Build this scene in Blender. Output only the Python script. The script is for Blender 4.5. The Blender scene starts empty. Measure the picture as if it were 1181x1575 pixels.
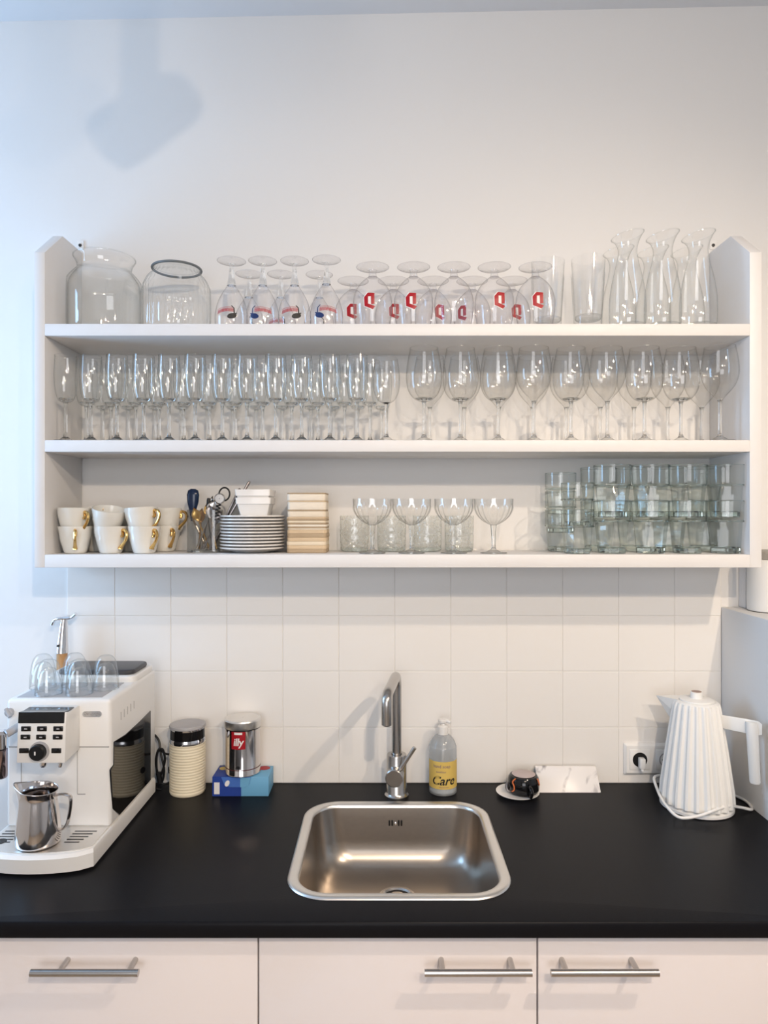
import bpy, bmesh, math, random
from mathutils import Vector, Matrix
random.seed(7)
sc = bpy.context.scene
COL = sc.collection
PI = math.pi

# ------------------------------------------------------------------ camera, world, light, exposure
F, CX, CY = 1066.0, 590.5, 790.0          # focal length in px of the 1181x1575 frame, vanishing point
D, CZ = 1.875, 1.6276                     # distance camera - wall, camera height
cam_d = bpy.data.cameras.new('camera')
cam = bpy.data.objects.new('camera', cam_d); COL.objects.link(cam)
cam.location = (0, -D, CZ); cam.rotation_euler = (PI/2, 0, 0)
cam_d.sensor_width = 36.0; cam_d.lens = F/1575*36.0
cam_d.shift_y = (CY-787.5)/1575; cam_d.clip_start = .02
sc.camera = cam
sc.view_settings.view_transform = 'Standard'; sc.view_settings.look = 'None'
sc.view_settings.gamma = 1.0; sc.view_settings.use_curve_mapping = False
sc.view_settings.exposure = 0.17
sc.cycles.transparent_max_bounces = 40
sc.cycles.adaptive_threshold = .04
sc.cycles.max_bounces = 8; sc.cycles.transmission_bounces = 7; sc.cycles.glossy_bounces = 5
sc.cycles.diffuse_bounces = 3
sc.cycles.sample_clamp_indirect = 6.0

world = bpy.data.worlds.new('world'); sc.world = world; world.use_nodes = True
world.node_tree.nodes['Background'].inputs[0].default_value = (.62, .80, 1.0, 1)
world.node_tree.nodes['Background'].inputs[1].default_value = 2.0

LIGHTS = {'A': ((.41, -2.60, 2.64), 23), 'B': ((1.15, -1.56, 2.66), 15), 'C': ((1.00, -2.80, 2.64), 10)}
WARM = (1.0, .812, .625)
DAY_POWER, DAY_COL = 19, (.30, .60, 1.0)
da = bpy.data.lights.new('window_daylight', 'AREA'); da.shape = 'RECTANGLE'; da.size = 1.40; da.size_y = .52
da.energy = DAY_POWER; da.color = DAY_COL
dao = bpy.data.objects.new('window_daylight', da); COL.objects.link(dao)
dao.location = (-1.98, -.50, 1.86); dao.rotation_euler = (0, -PI/2, 0)
db = bpy.data.lights.new('rear_warm_fill', 'AREA'); db.shape = 'RECTANGLE'; db.size = 1.7; db.size_y = 1.6
db.energy = 25; db.color = (1.0, .89, .81)  # warm fill light added behind the camera to lift the shaded parts
dbo = bpy.data.objects.new('rear_warm_fill', db); COL.objects.link(dbo)
dbo.location = (-.3, -4.55, 1.7); dbo.rotation_euler = (PI/2, 0, 0)

# ------------------------------------------------------------------ helpers
def PX(px, t): return (px-CX)*(D-t)/F            # picture column at depth t in front of the wall -> world X
def PZ(py, t): return CZ-(py-CY)*(D-t)/F
def P(px, py, t): return Vector((PX(px, t), -t, PZ(py, t)))

def new_mat(name):
    m = bpy.data.materials.new(name); m.use_nodes = True
    nt = m.node_tree
    return m, nt, nt.nodes['Principled BSDF']
def mat(name, col, rough=.5, metal=0.0, noise=0.0, nscale=30, bump=0.0, bscale=80, coat=0.0, spec=.5, aniso=None, trans=0.0, ior=1.45, sss=0.0):
    m, nt, b = new_mat(name)
    b.inputs['Base Color'].default_value = (*col, 1); b.inputs['Roughness'].default_value = rough
    b.inputs['Metallic'].default_value = metal; b.inputs['Specular IOR Level'].default_value = spec
    b.inputs['Coat Weight'].default_value = coat; b.inputs['Coat Roughness'].default_value = .08
    b.inputs['Transmission Weight'].default_value = trans; b.inputs['IOR'].default_value = ior
    if sss: b.inputs['Subsurface Weight'].default_value = sss; b.inputs['Subsurface Radius'].default_value = (.01, .01, .01)
    N, L = nt.nodes, nt.links
    if noise or bump:
        tc = N.new('ShaderNodeTexCoord')
    if noise:
        n = N.new('ShaderNodeTexNoise'); n.inputs['Scale'].default_value = nscale; n.inputs['Detail'].default_value = 4
        mp = N.new('ShaderNodeMapping')
        if aniso: mp.inputs['Scale'].default_value = aniso
        L.new(tc.outputs['Object'], mp.inputs[0]); L.new(mp.outputs[0], n.inputs['Vector'])
        mx = N.new('ShaderNodeMix'); mx.data_type = 'RGBA'
        mx.inputs[6].default_value = (*[max(0, c*(1-noise)) for c in col], 1); mx.inputs[7].default_value = (*[min(1, c*(1+noise)) for c in col], 1)
        L.new(n.outputs[0], mx.inputs[0]); L.new(mx.outputs[2], b.inputs['Base Color'])
    if bump:
        n2 = N.new('ShaderNodeTexNoise'); n2.inputs['Scale'].default_value = bscale; n2.inputs['Detail'].default_value = 3
        L.new(tc.outputs['Object'], n2.inputs['Vector'])
        bp = N.new('ShaderNodeBump'); bp.inputs['Strength'].default_value = bump; bp.inputs['Distance'].default_value = .002
        L.new(n2.outputs[0], bp.inputs['Height']); L.new(bp.outputs[0], b.inputs['Normal'])
    return m
def thin_glass(name, face=(.988, .99, .99), edge=(.30, .33, .34), base=.075, rough=.035, frost=0.0, pattern=None, epow=5.0):
    """glass wall: clear in front, absorbing and mirroring towards grazing angles"""
    m = bpy.data.materials.new(name); m.use_nodes = True
    nt = m.node_tree; N, L = nt.nodes, nt.links
    N.clear()
    out = N.new('ShaderNodeOutputMaterial')
    lw = N.new('ShaderNodeLayerWeight'); lw.inputs['Blend'].default_value = .5
    p1 = N.new('ShaderNodeMath'); p1.operation = 'POWER'; p1.inputs[1].default_value = 5.0
    L.new(lw.outputs['Facing'], p1.inputs[0])
    ma = N.new('ShaderNodeMath'); ma.operation = 'MULTIPLY_ADD'; ma.inputs[1].default_value = .60-base; ma.inputs[2].default_value = base
    L.new(p1.outputs[0], ma.inputs[0])
    p2 = N.new('ShaderNodeMath'); p2.operation = 'POWER'; p2.inputs[1].default_value = epow
    L.new(lw.outputs['Facing'], p2.inputs[0])
    mx = N.new('ShaderNodeMix'); mx.data_type = 'RGBA'
    mx.inputs[6].default_value = (*face, 1); mx.inputs[7].default_value = (*edge, 1)
    L.new(p2.outputs[0], mx.inputs[0])
    tr = N.new('ShaderNodeBsdfTransparent'); L.new(mx.outputs[2], tr.inputs[0])
    gl = N.new('ShaderNodeBsdfGlossy'); gl.inputs['Roughness'].default_value = rough; gl.inputs['Color'].default_value = (1, 1, 1, 1)
    ms = N.new('ShaderNodeMixShader'); L.new(ma.outputs[0], ms.inputs[0]); L.new(tr.outputs[0], ms.inputs[1]); L.new(gl.outputs[0], ms.inputs[2])
    last = ms
    if frost:
        df = N.new('ShaderNodeBsdfTranslucent'); df.inputs[0].default_value = (.86, .87, .86, 1)
        d2 = N.new('ShaderNodeBsdfDiffuse'); d2.inputs[0].default_value = (.84, .85, .84, 1)
        md = N.new('ShaderNodeMixShader'); md.inputs[0].default_value = .5
        L.new(df.outputs[0], md.inputs[1]); L.new(d2.outputs[0], md.inputs[2])
        m2 = N.new('ShaderNodeMixShader'); L.new(ms.outputs[0], m2.inputs[1]); L.new(md.outputs[0], m2.inputs[2])
        m2.inputs[0].default_value = frost
        last = m2
        if pattern:
            tc = N.new('ShaderNodeTexCoord'); w = N.new('ShaderNodeTexVoronoi'); w.inputs['Scale'].default_value = pattern
            w.feature = 'DISTANCE_TO_EDGE'
            L.new(tc.outputs['Object'], w.inputs['Vector'])
            r = N.new('ShaderNodeMapRange'); r.inputs[1].default_value = .02; r.inputs[2].default_value = .16; r.inputs[3].default_value = frost*1.9; r.inputs[4].default_value = frost*.35
            L.new(w.outputs[0], r.inputs[0]); L.new(r.outputs[0], m2.inputs[0])
            bp = N.new('ShaderNodeBump'); bp.inputs['Strength'].default_value = .8; bp.inputs['Distance'].default_value = .003
            L.new(w.outputs[0], bp.inputs['Height']); L.new(bp.outputs[0], gl.inputs['Normal'])
    L.new(last.outputs[0], out.inputs[0])
    return m
def solid_glass(name, col=(.985, .99, .99), rough=0.0, ior=1.5):
    m = bpy.data.materials.new(name); m.use_nodes = True
    nt = m.node_tree; N, L = nt.nodes, nt.links; N.clear()
    out = N.new('ShaderNodeOutputMaterial'); g = N.new('ShaderNodeBsdfGlass')
    g.inputs['Color'].default_value = (*col, 1); g.inputs['Roughness'].default_value = rough; g.inputs['IOR'].default_value = ior
    L.new(g.outputs[0], out.inputs[0]); return m

class MB:
    def __init__(s): s.v = []; s.f = []
    def add(s, vs, fs):
        o = len(s.v); s.v += [tuple(v) for v in vs]; s.f += [tuple(i+o for i in f) for f in fs]; return s
    def box(s, x0, x1, y0, y1, z0, z1):
        return s.add([(x0,y0,z0),(x1,y0,z0),(x1,y1,z0),(x0,y1,z0),(x0,y0,z1),(x1,y0,z1),(x1,y1,z1),(x0,y1,z1)],
                     [(3,2,1,0),(4,5,6,7),(0,1,5,4),(1,2,6,5),(2,3,7,6),(3,0,4,7)])
    def lathe(s, prof, seg=40, rmod=None, c=(0,0), close_bottom=True, close_top=False, zfun=None):
        vs, fs = [], []
        n = len(prof)
        for (r, z) in prof:
            for k in range(seg):
                a = 2*PI*k/seg
                rr = r*(rmod(a, z) if rmod else 1)
                x, y = c[0]+rr*math.cos(a), c[1]+rr*math.sin(a)
                vs.append((x, y, zfun(x, y, z) if zfun else z))
        for i in range(n-1):
            for k in range(seg):
                k2 = (k+1) % seg
                fs.append((i*seg+k, i*seg+k2, (i+1)*seg+k2, (i+1)*seg+k))
        if close_bottom: fs.append(tuple(reversed(range(seg))))
        if close_top: fs.append(tuple(range((n-1)*seg, n*seg)))
        return s.add(vs, fs)
    def tube(s, pts, r, seg=10, caps=True, flat=None):
        pts = [Vector(p) for p in pts]; n = len(pts)
        rs = r if isinstance(r, (list, tuple)) else [r]*n
        tang = []
        for i in range(n):
            a, b = pts[max(0, i-1)], pts[min(n-1, i+1)]
            tang.append((b-a).normalized())
        up = Vector((0, 0, 1)) if abs(tang[0].z) < .9 else Vector((1, 0, 0))
        nrm = (up-tang[0]*up.dot(tang[0])).normalized()
        vs, fs = [], []
        for i in range(n):
            if i: nrm = (nrm-tang[i]*nrm.dot(tang[i])).normalized()
            bn = tang[i].cross(nrm)
            for k in range(seg):
                a = 2*PI*k/seg
                vs.append(pts[i]+nrm*math.cos(a)*rs[i]*(flat or 1)+bn*math.sin(a)*rs[i])
        for i in range(n-1):
            for k in range(seg):
                k2 = (k+1) % seg
                fs.append((i*seg+k, i*seg+k2, (i+1)*seg+k2, (i+1)*seg+k))
        if caps: fs += [tuple(reversed(range(seg))), tuple(range((n-1)*seg, n*seg))]
        return s.add(vs, fs)
    def loft(s, loops, cap0=False, cap1=False):
        n = len(loops[0]); vs = [p for l in loops for p in l]; fs = []
        for i in range(len(loops)-1):
            for k in range(n):
                k2 = (k+1) % n
                fs.append((i*n+k, i*n+k2, (i+1)*n+k2, (i+1)*n+k))
        if cap0: fs.append(tuple(reversed(range(n))))
        if cap1: fs.append(tuple(range((len(loops)-1)*n, len(loops)*n)))
        return s.add(vs, fs)
    def prism(s, poly, axis, a, b):
        """polygon in the two other axes, extruded along axis from a to b"""
        def pt(p, h): return {'x': (h, p[0], p[1]), 'y': (p[0], h, p[1]), 'z': (p[0], p[1], h)}[axis]
        n = len(poly)
        vs = [pt(p, a) for p in poly]+[pt(p, b) for p in poly]
        return s.add(vs, [tuple(reversed(range(n))), tuple(range(n, 2*n))]+[(k, (k+1) % n, n+(k+1) % n, n+k) for k in range(n)])
    def xf(s, M):
        s.v = [tuple(M @ Vector(v)) for v in s.v]; return s
    def mesh(s, name, m, smooth=True, angle=38, bevel=0, bseg=2):
        me = bpy.data.meshes.new(name); me.from_pydata(s.v, [], s.f)
        bm = bmesh.new(); bm.from_mesh(me)
        bmesh.ops.recalc_face_normals(bm, faces=bm.faces)
        if bevel:
            es = [e for e in bm.edges if len(e.link_faces) == 2 and e.calc_face_angle(0) > .5]
            bmesh.ops.bevel(bm, geom=es, offset=bevel, segments=bseg, affect='EDGES', profile=.5, clamp_overlap=True)
        bm.to_mesh(me); bm.free()
        if smooth:
            me.shade_smooth(); me.set_sharp_from_angle(angle=math.radians(angle))
        if m: me.materials.append(m)
        return me
    def build(s, name, m, parent=None, **k):
        return link(name, s.mesh(name, m, **k), parent)
def link(name, me, parent=None):
    o = bpy.data.objects.new(name, me); COL.objects.link(o)
    if parent: o.parent = parent
    return o
def tag(o, label, cat, group=None):
    o['label'] = label; o['category'] = cat
    if group: o['group'] = group
    return o
def thing(name, label, cat, loc=(0, 0, 0), rz=0, group=None):
    o = bpy.data.objects.new(name, None); COL.objects.link(o)
    o.empty_display_size = .02
    o.location = loc; o.rotation_euler = (0, 0, rz)
    return tag(o, label, cat, group)
def struct(o): o['kind'] = 'structure'; return o
def dup(root, loc, label, rot=(0, 0, 0), group=None, scale=None):
    r = root.copy(); COL.objects.link(r); r.location = loc; r.rotation_euler = rot; r['label'] = label
    if group: r['group'] = group
    if scale: r.scale = scale
    for ch in list(root.children):
        c = ch.copy(); COL.objects.link(c); c.parent = r
        for g in list(ch.children):
            d = g.copy(); COL.objects.link(d); d.parent = c
    return r
class Proto:
    """first call places the original, later calls place copies"""
    def __init__(s, root): s.root = root; s.used = False
    def put(s, loc, label, rot=(0, 0, 0), scale=None):
        if not s.used:
            s.used = True; r = s.root; r.location = loc; r.rotation_euler = rot; r['label'] = label
            if scale: r.scale = scale
            return r
        return dup(s.root, loc, label, rot, scale=scale)
def smooth_path(pts, n=6):
    pts = [Vector(p) for p in pts]; out = []
    P_ = [pts[0]]+pts+[pts[-1]]
    for i in range(1, len(P_)-2):
        a, b, c, d = P_[i-1:i+3]
        for k in range(n):
            t = k/n
            out.append(.5*((2*b)+(c-a)*t+(2*a-5*b+4*c-d)*t*t+(3*b-a-3*c+d)*t**3))
    out.append(pts[-1]); return out
def smooth_prof(prof, n=4):
    return [(max(p.x, .0004), p.y) for p in smooth_path([(r, z, 0) for r, z in prof], n)]
def rrect(cx, cy, w, h, r, z, n=8):
    pts = []
    for (sx, sy, a0) in ((1, 1, 0), (-1, 1, 90), (-1, -1, 180), (1, -1, 270)):
        for k in range(n+1):
            a = math.radians(a0+90*k/n)
            pts.append((cx+sx*(w/2-r)+r*math.cos(a), cy+sy*(h/2-r)+r*math.sin(a), z))
    return pts
def rbox(x0, x1, y0, y1, z0, z1, r, n=4, edge=.0, mb=None):
    """box with vertical corners rounded by r and top/bottom edges by edge"""
    mb = mb or MB(); cx, cy, w, h = (x0+x1)/2, (y0+y1)/2, x1-x0, y1-y0
    if edge:
        L = [rrect(cx, cy, w-2*edge, h-2*edge, max(r-edge, .0005), z0, n), rrect(cx, cy, w-.6*edge, h-.6*edge, max(r-.3*edge, .0006), z0+.3*edge, n), rrect(cx, cy, w, h, r, z0+edge, n),
             rrect(cx, cy, w, h, r, z1-edge, n), rrect(cx, cy, w-.6*edge, h-.6*edge, max(r-.3*edge, .0006), z1-.3*edge, n), rrect(cx, cy, w-2*edge, h-2*edge, max(r-edge, .0005), z1, n)]
    else:
        L = [rrect(cx, cy, w, h, r, z0, n), rrect(cx, cy, w, h, r, z1, n)]
    return mb.loft(L, True, True)
def text_data(body, size, shear=0.0, spacing=1.0, bold=0.0):
    cu = bpy.data.curves.new('t', 'FONT'); cu.body = body; cu.size = size; cu.shear = shear; cu.space_character = spacing; cu.offset = bold
    cu.align_x = 'CENTER'; cu.align_y = 'CENTER'; cu.resolution_u = 3
    o = bpy.data.objects.new('t', cu); COL.objects.link(o)
    me = bpy.data.meshes.new_from_object(o.evaluated_get(bpy.context.evaluated_depsgraph_get()))
    vs = [v.co.copy() for v in me.vertices]; fs = [tuple(p.vertices) for p in me.polygons]
    bpy.data.objects.remove(o); bpy.data.curves.remove(cu); bpy.data.meshes.remove(me)
    return vs, fs
def wrap(vs, r, a0, z0):
    """flat (x, y) -> cylinder of radius r, centred at angle a0 (radians, -pi/2 faces the camera)"""
    return [(r*math.cos(a0+v[0]/r), r*math.sin(a0+v[0]/r), z0+v[1]) for v in vs]
ORD = ['first', 'second', 'third', 'fourth', 'fifth', 'sixth', 'seventh', 'eighth', 'ninth', 'tenth', 'eleventh', 'twelfth', 'thirteenth', 'fourteenth']

# ------------------------------------------------------------------ materials
M = {}
M['wall'] = mat('painted_plaster', (.80, .79, .775), .85, bump=.12, bscale=60)
M['tile'] = mat('painted_tile', (.86, .835, .80), .42, bump=.10, bscale=25, spec=.4)
M['grout'] = mat('grout', (.79, .765, .73), .9)
M['ceil'] = mat('ceiling_paint', (.78, .78, .79), .9)
M['floor'] = mat('oak_floor', (.50, .37, .25), .5, noise=.3, nscale=8, aniso=(1, 12, 1))
M['shelf'] = mat('white_lacquered_wood', (.79, .78, .775), .45, bump=.15, bscale=35, noise=.03, nscale=12)
M['black_top'] = mat('black_laminate', (.007, .007, .009), .38, bump=.06, bscale=400, spec=.13)
M['cab'] = mat('white_cabinet_front', (.84, .79, .79), .25, spec=.5)
M['carcass'] = mat('cabinet_carcass', (.5, .48, .48), .6)
M['steel'] = mat('brushed_steel', (.43, .385, .34), .29, 1.0, noise=.06, nscale=60, aniso=(1, 20, 1))
M['sink_rim'] = mat('sink_rim_steel', (.78, .76, .73), .33, 1.0)
M['tapsteel'] = mat('tap_steel', (.50, .48, .46), .26, 1.0)
M['chrome'] = mat('chrome', (.80, .80, .82), .07, 1.0)
M['pitcher'] = mat('polished_steel', (.72, .68, .66), .10, 1.0)
M['white_plastic'] = mat('white_plastic', (.84, .83, .81), .28, coat=.2)
M['white_matte'] = mat('white_matte_plastic', (.84, .83, .80), .5)
M['grey_plastic'] = mat('grey_plastic', (.42, .41, .42), .4)
M['groove'] = mat('panel_gap', (.34, .33, .32), .7)
M['black_gloss'] = mat('black_gloss_plastic', (.006, .006, .007), .06)
M['black_plastic'] = mat('black_plastic', (.010, .010, .011), .35, spec=.3)
M['dark_lid'] = mat('dark_grey_lid', (.045, .045, .05), .38)
M['ceramic'] = mat('white_glazed_ceramic', (.80, .79, .74), .18, noise=.03, nscale=25, bump=.10, bscale=45, coat=.3)
M['plate'] = mat('white_porcelain', (.86, .84, .81), .2, coat=.3)
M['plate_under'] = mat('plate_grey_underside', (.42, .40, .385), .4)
M['gold'] = mat('gold_lustre', (.78, .50, .18), .2, 1.0)
M['cream'] = mat('cream_plastic', (.86, .77, .58), .42)
M['blue'] = mat('blue_card', (.015, .05, .30), .5, noise=.2, nscale=30)
M['lightblue'] = mat('light_blue_card', (.16, .42, .66), .5)
M['box_side'] = mat('box_end_card', (.30, .50, .66), .5)
M['red'] = mat('red_print', (.38, .004, .012), .4)
M['red_faint'] = mat('faded_red_print', (.42, .05, .06), .45)
M['black_print'] = mat('black_print', (.01, .01, .012), .5)
M['blue_print'] = mat('dark_blue_print', (.012, .03, .12), .4)
M['white_print'] = mat('white_print', (.85, .82, .80), .5)
M['orange'] = mat('orange_print', (.75, .18, .05), .5)
M['yellow_label'] = mat('yellow_label', (.70, .50, .13), .5, noise=.06, nscale=20)
M['soap'] = mat('milky_soap', (.66, .68, .68), .3)
M['marble'] = None
M['wood'] = mat('turned_wood', (.50, .27, .11), .5, noise=.25, nscale=30, aniso=(8, 8, 1))
M['brown'] = mat('brown_cap', (.33, .22, .18), .5)
M['grey_band'] = mat('grey_ceramic_lid', (.33, .31, .28), .5)
M['spoon'] = mat('worn_silver', (.52, .49, .46), .22, 1.0)
M['dark_steel'] = mat('dark_steel', (.30, .28, .28), .3, 1.0)
M['gasket'] = mat('grey_rubber_gasket', (.16, .18, .19), .35)
M['screw'] = mat('screw_head', (.03, .03, .03), .4)
M['lamp_body'] = mat('white_lamp_housing', (.7, .7, .7), .5)
M['bulb'], _nt, _b = new_mat('lamp_glass_lit'); _b.inputs['Emission Color'].default_value = (*WARM, 1); _b.inputs['Emission Strength'].default_value = 18; M['bulb'].cycles.emission_sampling = 'NONE'
for i, c in enumerate([(.78, .67, .51), (.66, .51, .34), (.80, .70, .56), (.46, .35, .23), (.83, .75, .63)]):
    M['card%d' % i] = mat('wood_pulp_card_%d' % i, c, .75, noise=.16, nscale=40, aniso=(1, 1, 18))
def marble():
    m, nt, b = new_mat('white_marble'); N, L = nt.nodes, nt.links
    tc = N.new('ShaderNodeTexCoord'); n = N.new('ShaderNodeTexNoise'); n.inputs['Scale'].default_value = 14; n.inputs['Detail'].default_value = 6; n.inputs['Distortion'].default_value = 1.2
    r = N.new('ShaderNodeValToRGB'); r.color_ramp.elements[0].position = .30; r.color_ramp.elements[0].color = (.34, .32, .33, 1)
    r.color_ramp.elements[1].position = .42; r.color_ramp.elements[1].color = (.85, .82, .80, 1)
    L.new(tc.outputs['Object'], n.inputs['Vector']); L.new(n.outputs[0], r.inputs[0]); L.new(r.outputs[0], b.inputs['Base Color'])
    b.inputs['Roughness'].default_value = .3; return m
M['marble'] = marble()
M['g'] = thin_glass('clear_glass')
M['g_flute'] = thin_glass('flute_glass', (.972, .978, .978), (.20, .25, .26))
M['g_wine'] = thin_glass('wine_glass_bowl', (.974, .974, .970), (.28, .28, .27), base=.06)
M['g_beer'] = thin_glass('beer_glass_wall', (.980, .977, .982), (.20, .19, .22), base=.07)
M['g_jar'] = thin_glass('jar_glass', (.985, .988, .985), (.28, .31, .31), base=.08)
M['g_tum'] = thin_glass('pressed_glass', (.965, .977, .971), (.20, .26, .24), base=.05, epow=3.6)
M['g_coupe'] = thin_glass('coupe_glass', (.975, .978, .975), (.22, .23, .22), base=.10, epow=3.2)
M['g_etch'] = thin_glass('etched_glass', (.96, .97, .96), (.36, .40, .38), base=.08, rough=.1, frost=.15, pattern=48)
M['g_box'] = thin_glass('holder_glass', (.82, .82, .80), (.32, .31, .30), base=.07)
M['g_bottle'] = thin_glass('clear_bottle_plastic', (.80, .83, .86), (.42, .45, .5), base=.06, rough=.12, frost=.25)
M['g_foot'] = thin_glass('foot_glass', (.985, .983, .986), (.10, .10, .11), base=.035, epow=7)
M['stem'] = solid_glass('stem_glass')
M['stem_g'] = solid_glass('greenish_thick_glass', (.95, .975, .965))

# ------------------------------------------------------------------ the room
WL, WR, WB, CH = -2.0, 2.6, -4.6, 2.962
wall = MB().box(WL-.1, WR, 0, .1, -.02, 3.1).build('wall_back', M['wall']); struct(wall)
wall['label'] = 'white plastered wall behind the shelf and sink'
# tiled splashback: grout bed and single tiles
TX0, TX1 = PX(104, 0), .910
zt = [.9005, PZ(1118, 0), PZ(1032, 0), PZ(947, 0), PZ(858, 0)]
step = 85.8/F*D
xs = [TX0]+[PX(178, 0)+step*k for k in range(11)]+[TX1]
struct(MB().box(TX0, TX1, -.0035, 0, zt[0], zt[-1]).build('grout', M['grout'], wall))
tcache = {}
for j in range(4):
    for i in range(len(xs)-1):
        w, h = xs[i+1]-xs[i], zt[j+1]-zt[j]
        k = (round(w, 4), round(h, 4))
        if k not in tcache:
            tcache[k] = MB().box(-w/2+.0007, w/2-.0007, -.0050, -.0005, -h/2+.0007, h/2-.0007).mesh('tile', M['tile'], bevel=.0012, bseg=2, smooth=False)
        o = link('tile', tcache[k], wall); o.location = ((xs[i]+xs[i+1])/2, random.uniform(-.0002, .0002), (zt[j]+zt[j+1])/2)
        o.rotation_euler = (random.uniform(-.002, .002), 0, random.uniform(-.002, .002))
struct(MB().box(WL-.1, WR, WB, .1, -.12, -.02).build('floor', M['floor']))['label'] = 'brown wooden floor'
# ceiling, sloping slightly to the right
cs = (PZ(9, 0)-PZ(33, 0))/2.08
zl, zr = PZ(33, 0)-cs*1.06+.02, PZ(9, 0)+cs*1.56-.02
cm = MB().add([(WL-.1, .1, zl-.02), (WR, .1, zr+.02), (WR, WB-.1, zr+.02), (WL-.1, WB-.1, zl-.02), (WL-.1, .1, zl+.1), (WR, .1, zr+.14), (WR, WB-.1, zr+.14), (WL-.1, WB-.1, zl+.1)],
              [(0,1,2,3),(4,5,6,7),(0,1,5,4),(1,2,6,5),(2,3,7,6),(3,0,4,7)])
struct(cm.build('ceiling', M['ceil']))['label'] = 'white ceiling above the shelf wall'
# left wall with a window opening
wy0, wy1, wz0, wz1 = -.82, -.18, 1.10, 2.62
lm = MB().box(WL-.1, WL, WB, wy0, -.02, 3.1).box(WL-.1, WL, wy1, 0, -.02, 3.1).box(WL-.1, WL, wy0, wy1, -.02, wz0).box(WL-.1, WL, wy0, wy1, wz1, 3.1)
struct(lm.build('wall_left', M['wall']))
wf = MB().box(WL-.07, WL-.02, wy0, wy0+.05, wz0, wz1).box(WL-.07, WL-.02, wy1-.05, wy1, wz0, wz1).box(WL-.07, WL-.02, wy0, wy1, wz0, wz0+.05).box(WL-.07, WL-.02, wy0, wy1, wz1-.05, wz1).box(WL-.065, WL-.025, wy0, wy1, 1.84, 1.88)
struct(wf.build('window_1', M['shelf']))
struct(MB().box(WR, WR+.1, WB, .1, -.02, 3.1).build('wall_right', M['wall']))
rm = MB().box(WL-.1, -1.2, WB-.1, WB, -.02, 3.1).box(.6, WR, WB-.1, WB, -.02, 3.1).box(-1.2, .6, WB-.1, WB, -.02, .85).box(-1.2, .6, WB-.1, WB, 2.55, 3.1)
struct(rm.build('wall_rear', M['wall']))
rf = MB().box(-1.2, -1.15, WB-.06, WB-.02, .85, 2.55).box(.55, .6, WB-.06, WB-.02, .85, 2.55).box(-1.2, .6, WB-.06, WB-.02, .85, .9).box(-1.2, .6, WB-.06, WB-.02, 2.5, 2.55).box(-.32, -.28, WB-.06, WB-.02, .85, 2.55)
struct(rf.build('window_2', M['shelf']))  # unseen frame behind the added rear fill light
# low partition at the right end of the worktop
PTX, PTZ = .9105, PZ(933, 0)
pt = struct(MB().box(PTX, PTX+.50, -.66, -.0005, -.02, PTZ).build('wall_partition', M['wall'], bevel=.004))
pt['label'] = 'low white partition at the right end of the worktop'
tp = [(PX(1128, .01), PTZ), (PX(1139, .01)+.004, PTZ)]
trm = MB().prism([(-.0005, PTZ), (-.0005, 1.60), (-.02, 1.60), (-.032, 1.585), (-.038, 1.56), (-.038, PTZ)], 'x', .958, .985)
struct(trm.build('trim_1', M['shelf'], bevel=.003))['label'] = 'rounded vertical batten on the wall above the partition'

# ceiling spotlights (behind the camera) and the one whose shadow falls on the wall
def ceiling_spot(loc, aim, label, lamp=None, s=1.0, ceil=2.97, stem_r=.011):
    t = thing('ceiling_spotlight', label, 'spotlight', loc, 0, 'ceiling spotlights')
    q = Vector(aim).normalized().to_track_quat('Z', 'Y').to_matrix().to_4x4()
    b = MB().lathe([(.001, -.085), (.034, -.085), (.042, -.07), (.048, .05), (.046, .05), (.040, -.02), (.001, -.02)], 24, close_bottom=False)
    b.xf(q @ Matrix.Scale(s, 4)).build('housing', M['lamp_body'], t)
    MB().lathe([(.001, .0), (.036, .0), (.030, .012), (.001, .018)], 20, close_bottom=False).xf(q @ Matrix.Scale(s, 4)).build('lamp_lens', M['bulb'] if lamp else M['grey_plastic'], t)
    h = ceil-loc[2]
    MB().tube([(0, 0, .03*s), (0, 0, h)], stem_r*s, 12).build('stem', M['lamp_body'], t)
    MB().lathe([(.05*s, h-.02), (.055*s, h-.015), (.055*s, h)], 24, close_top=True).build('ceiling_rose', M['lamp_body'], t)
    if lamp:
        ld = bpy.data.lights.new('spot_light', 'SPOT'); ld.energy = lamp; ld.color = WARM; ld.shadow_soft_size = .026
        ld.spot_size = math.radians(120); ld.spot_blend = 1.0
        lo = bpy.data.objects.new('spot_light', ld); COL.objects.link(lo); lo.parent = t
        lo.location = Vector(aim).normalized()*.06*s
        lo.rotation_euler = (-Vector(aim)).normalized().to_track_quat('Z', 'Y').to_euler()
    return t
for k, nm in zip('ABC', ('left', 'nearest', 'right')):
    loc, w = LIGHTS[k]
    ceiling_spot(loc, (-loc[0]*.6, -loc[1]-.30, -loc[2]+.85), 'lit white ceiling spotlight behind the camera, %s one' % nm, w*PI*4/4, ceil=2.99)
ceiling_spot((-.285, -.90, 2.655), (-.9, .15, -.55), 'unlit white ceiling spotlight whose shadow falls on the upper wall', None, 1.22, ceil=2.97, stem_r=.026)

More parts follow.
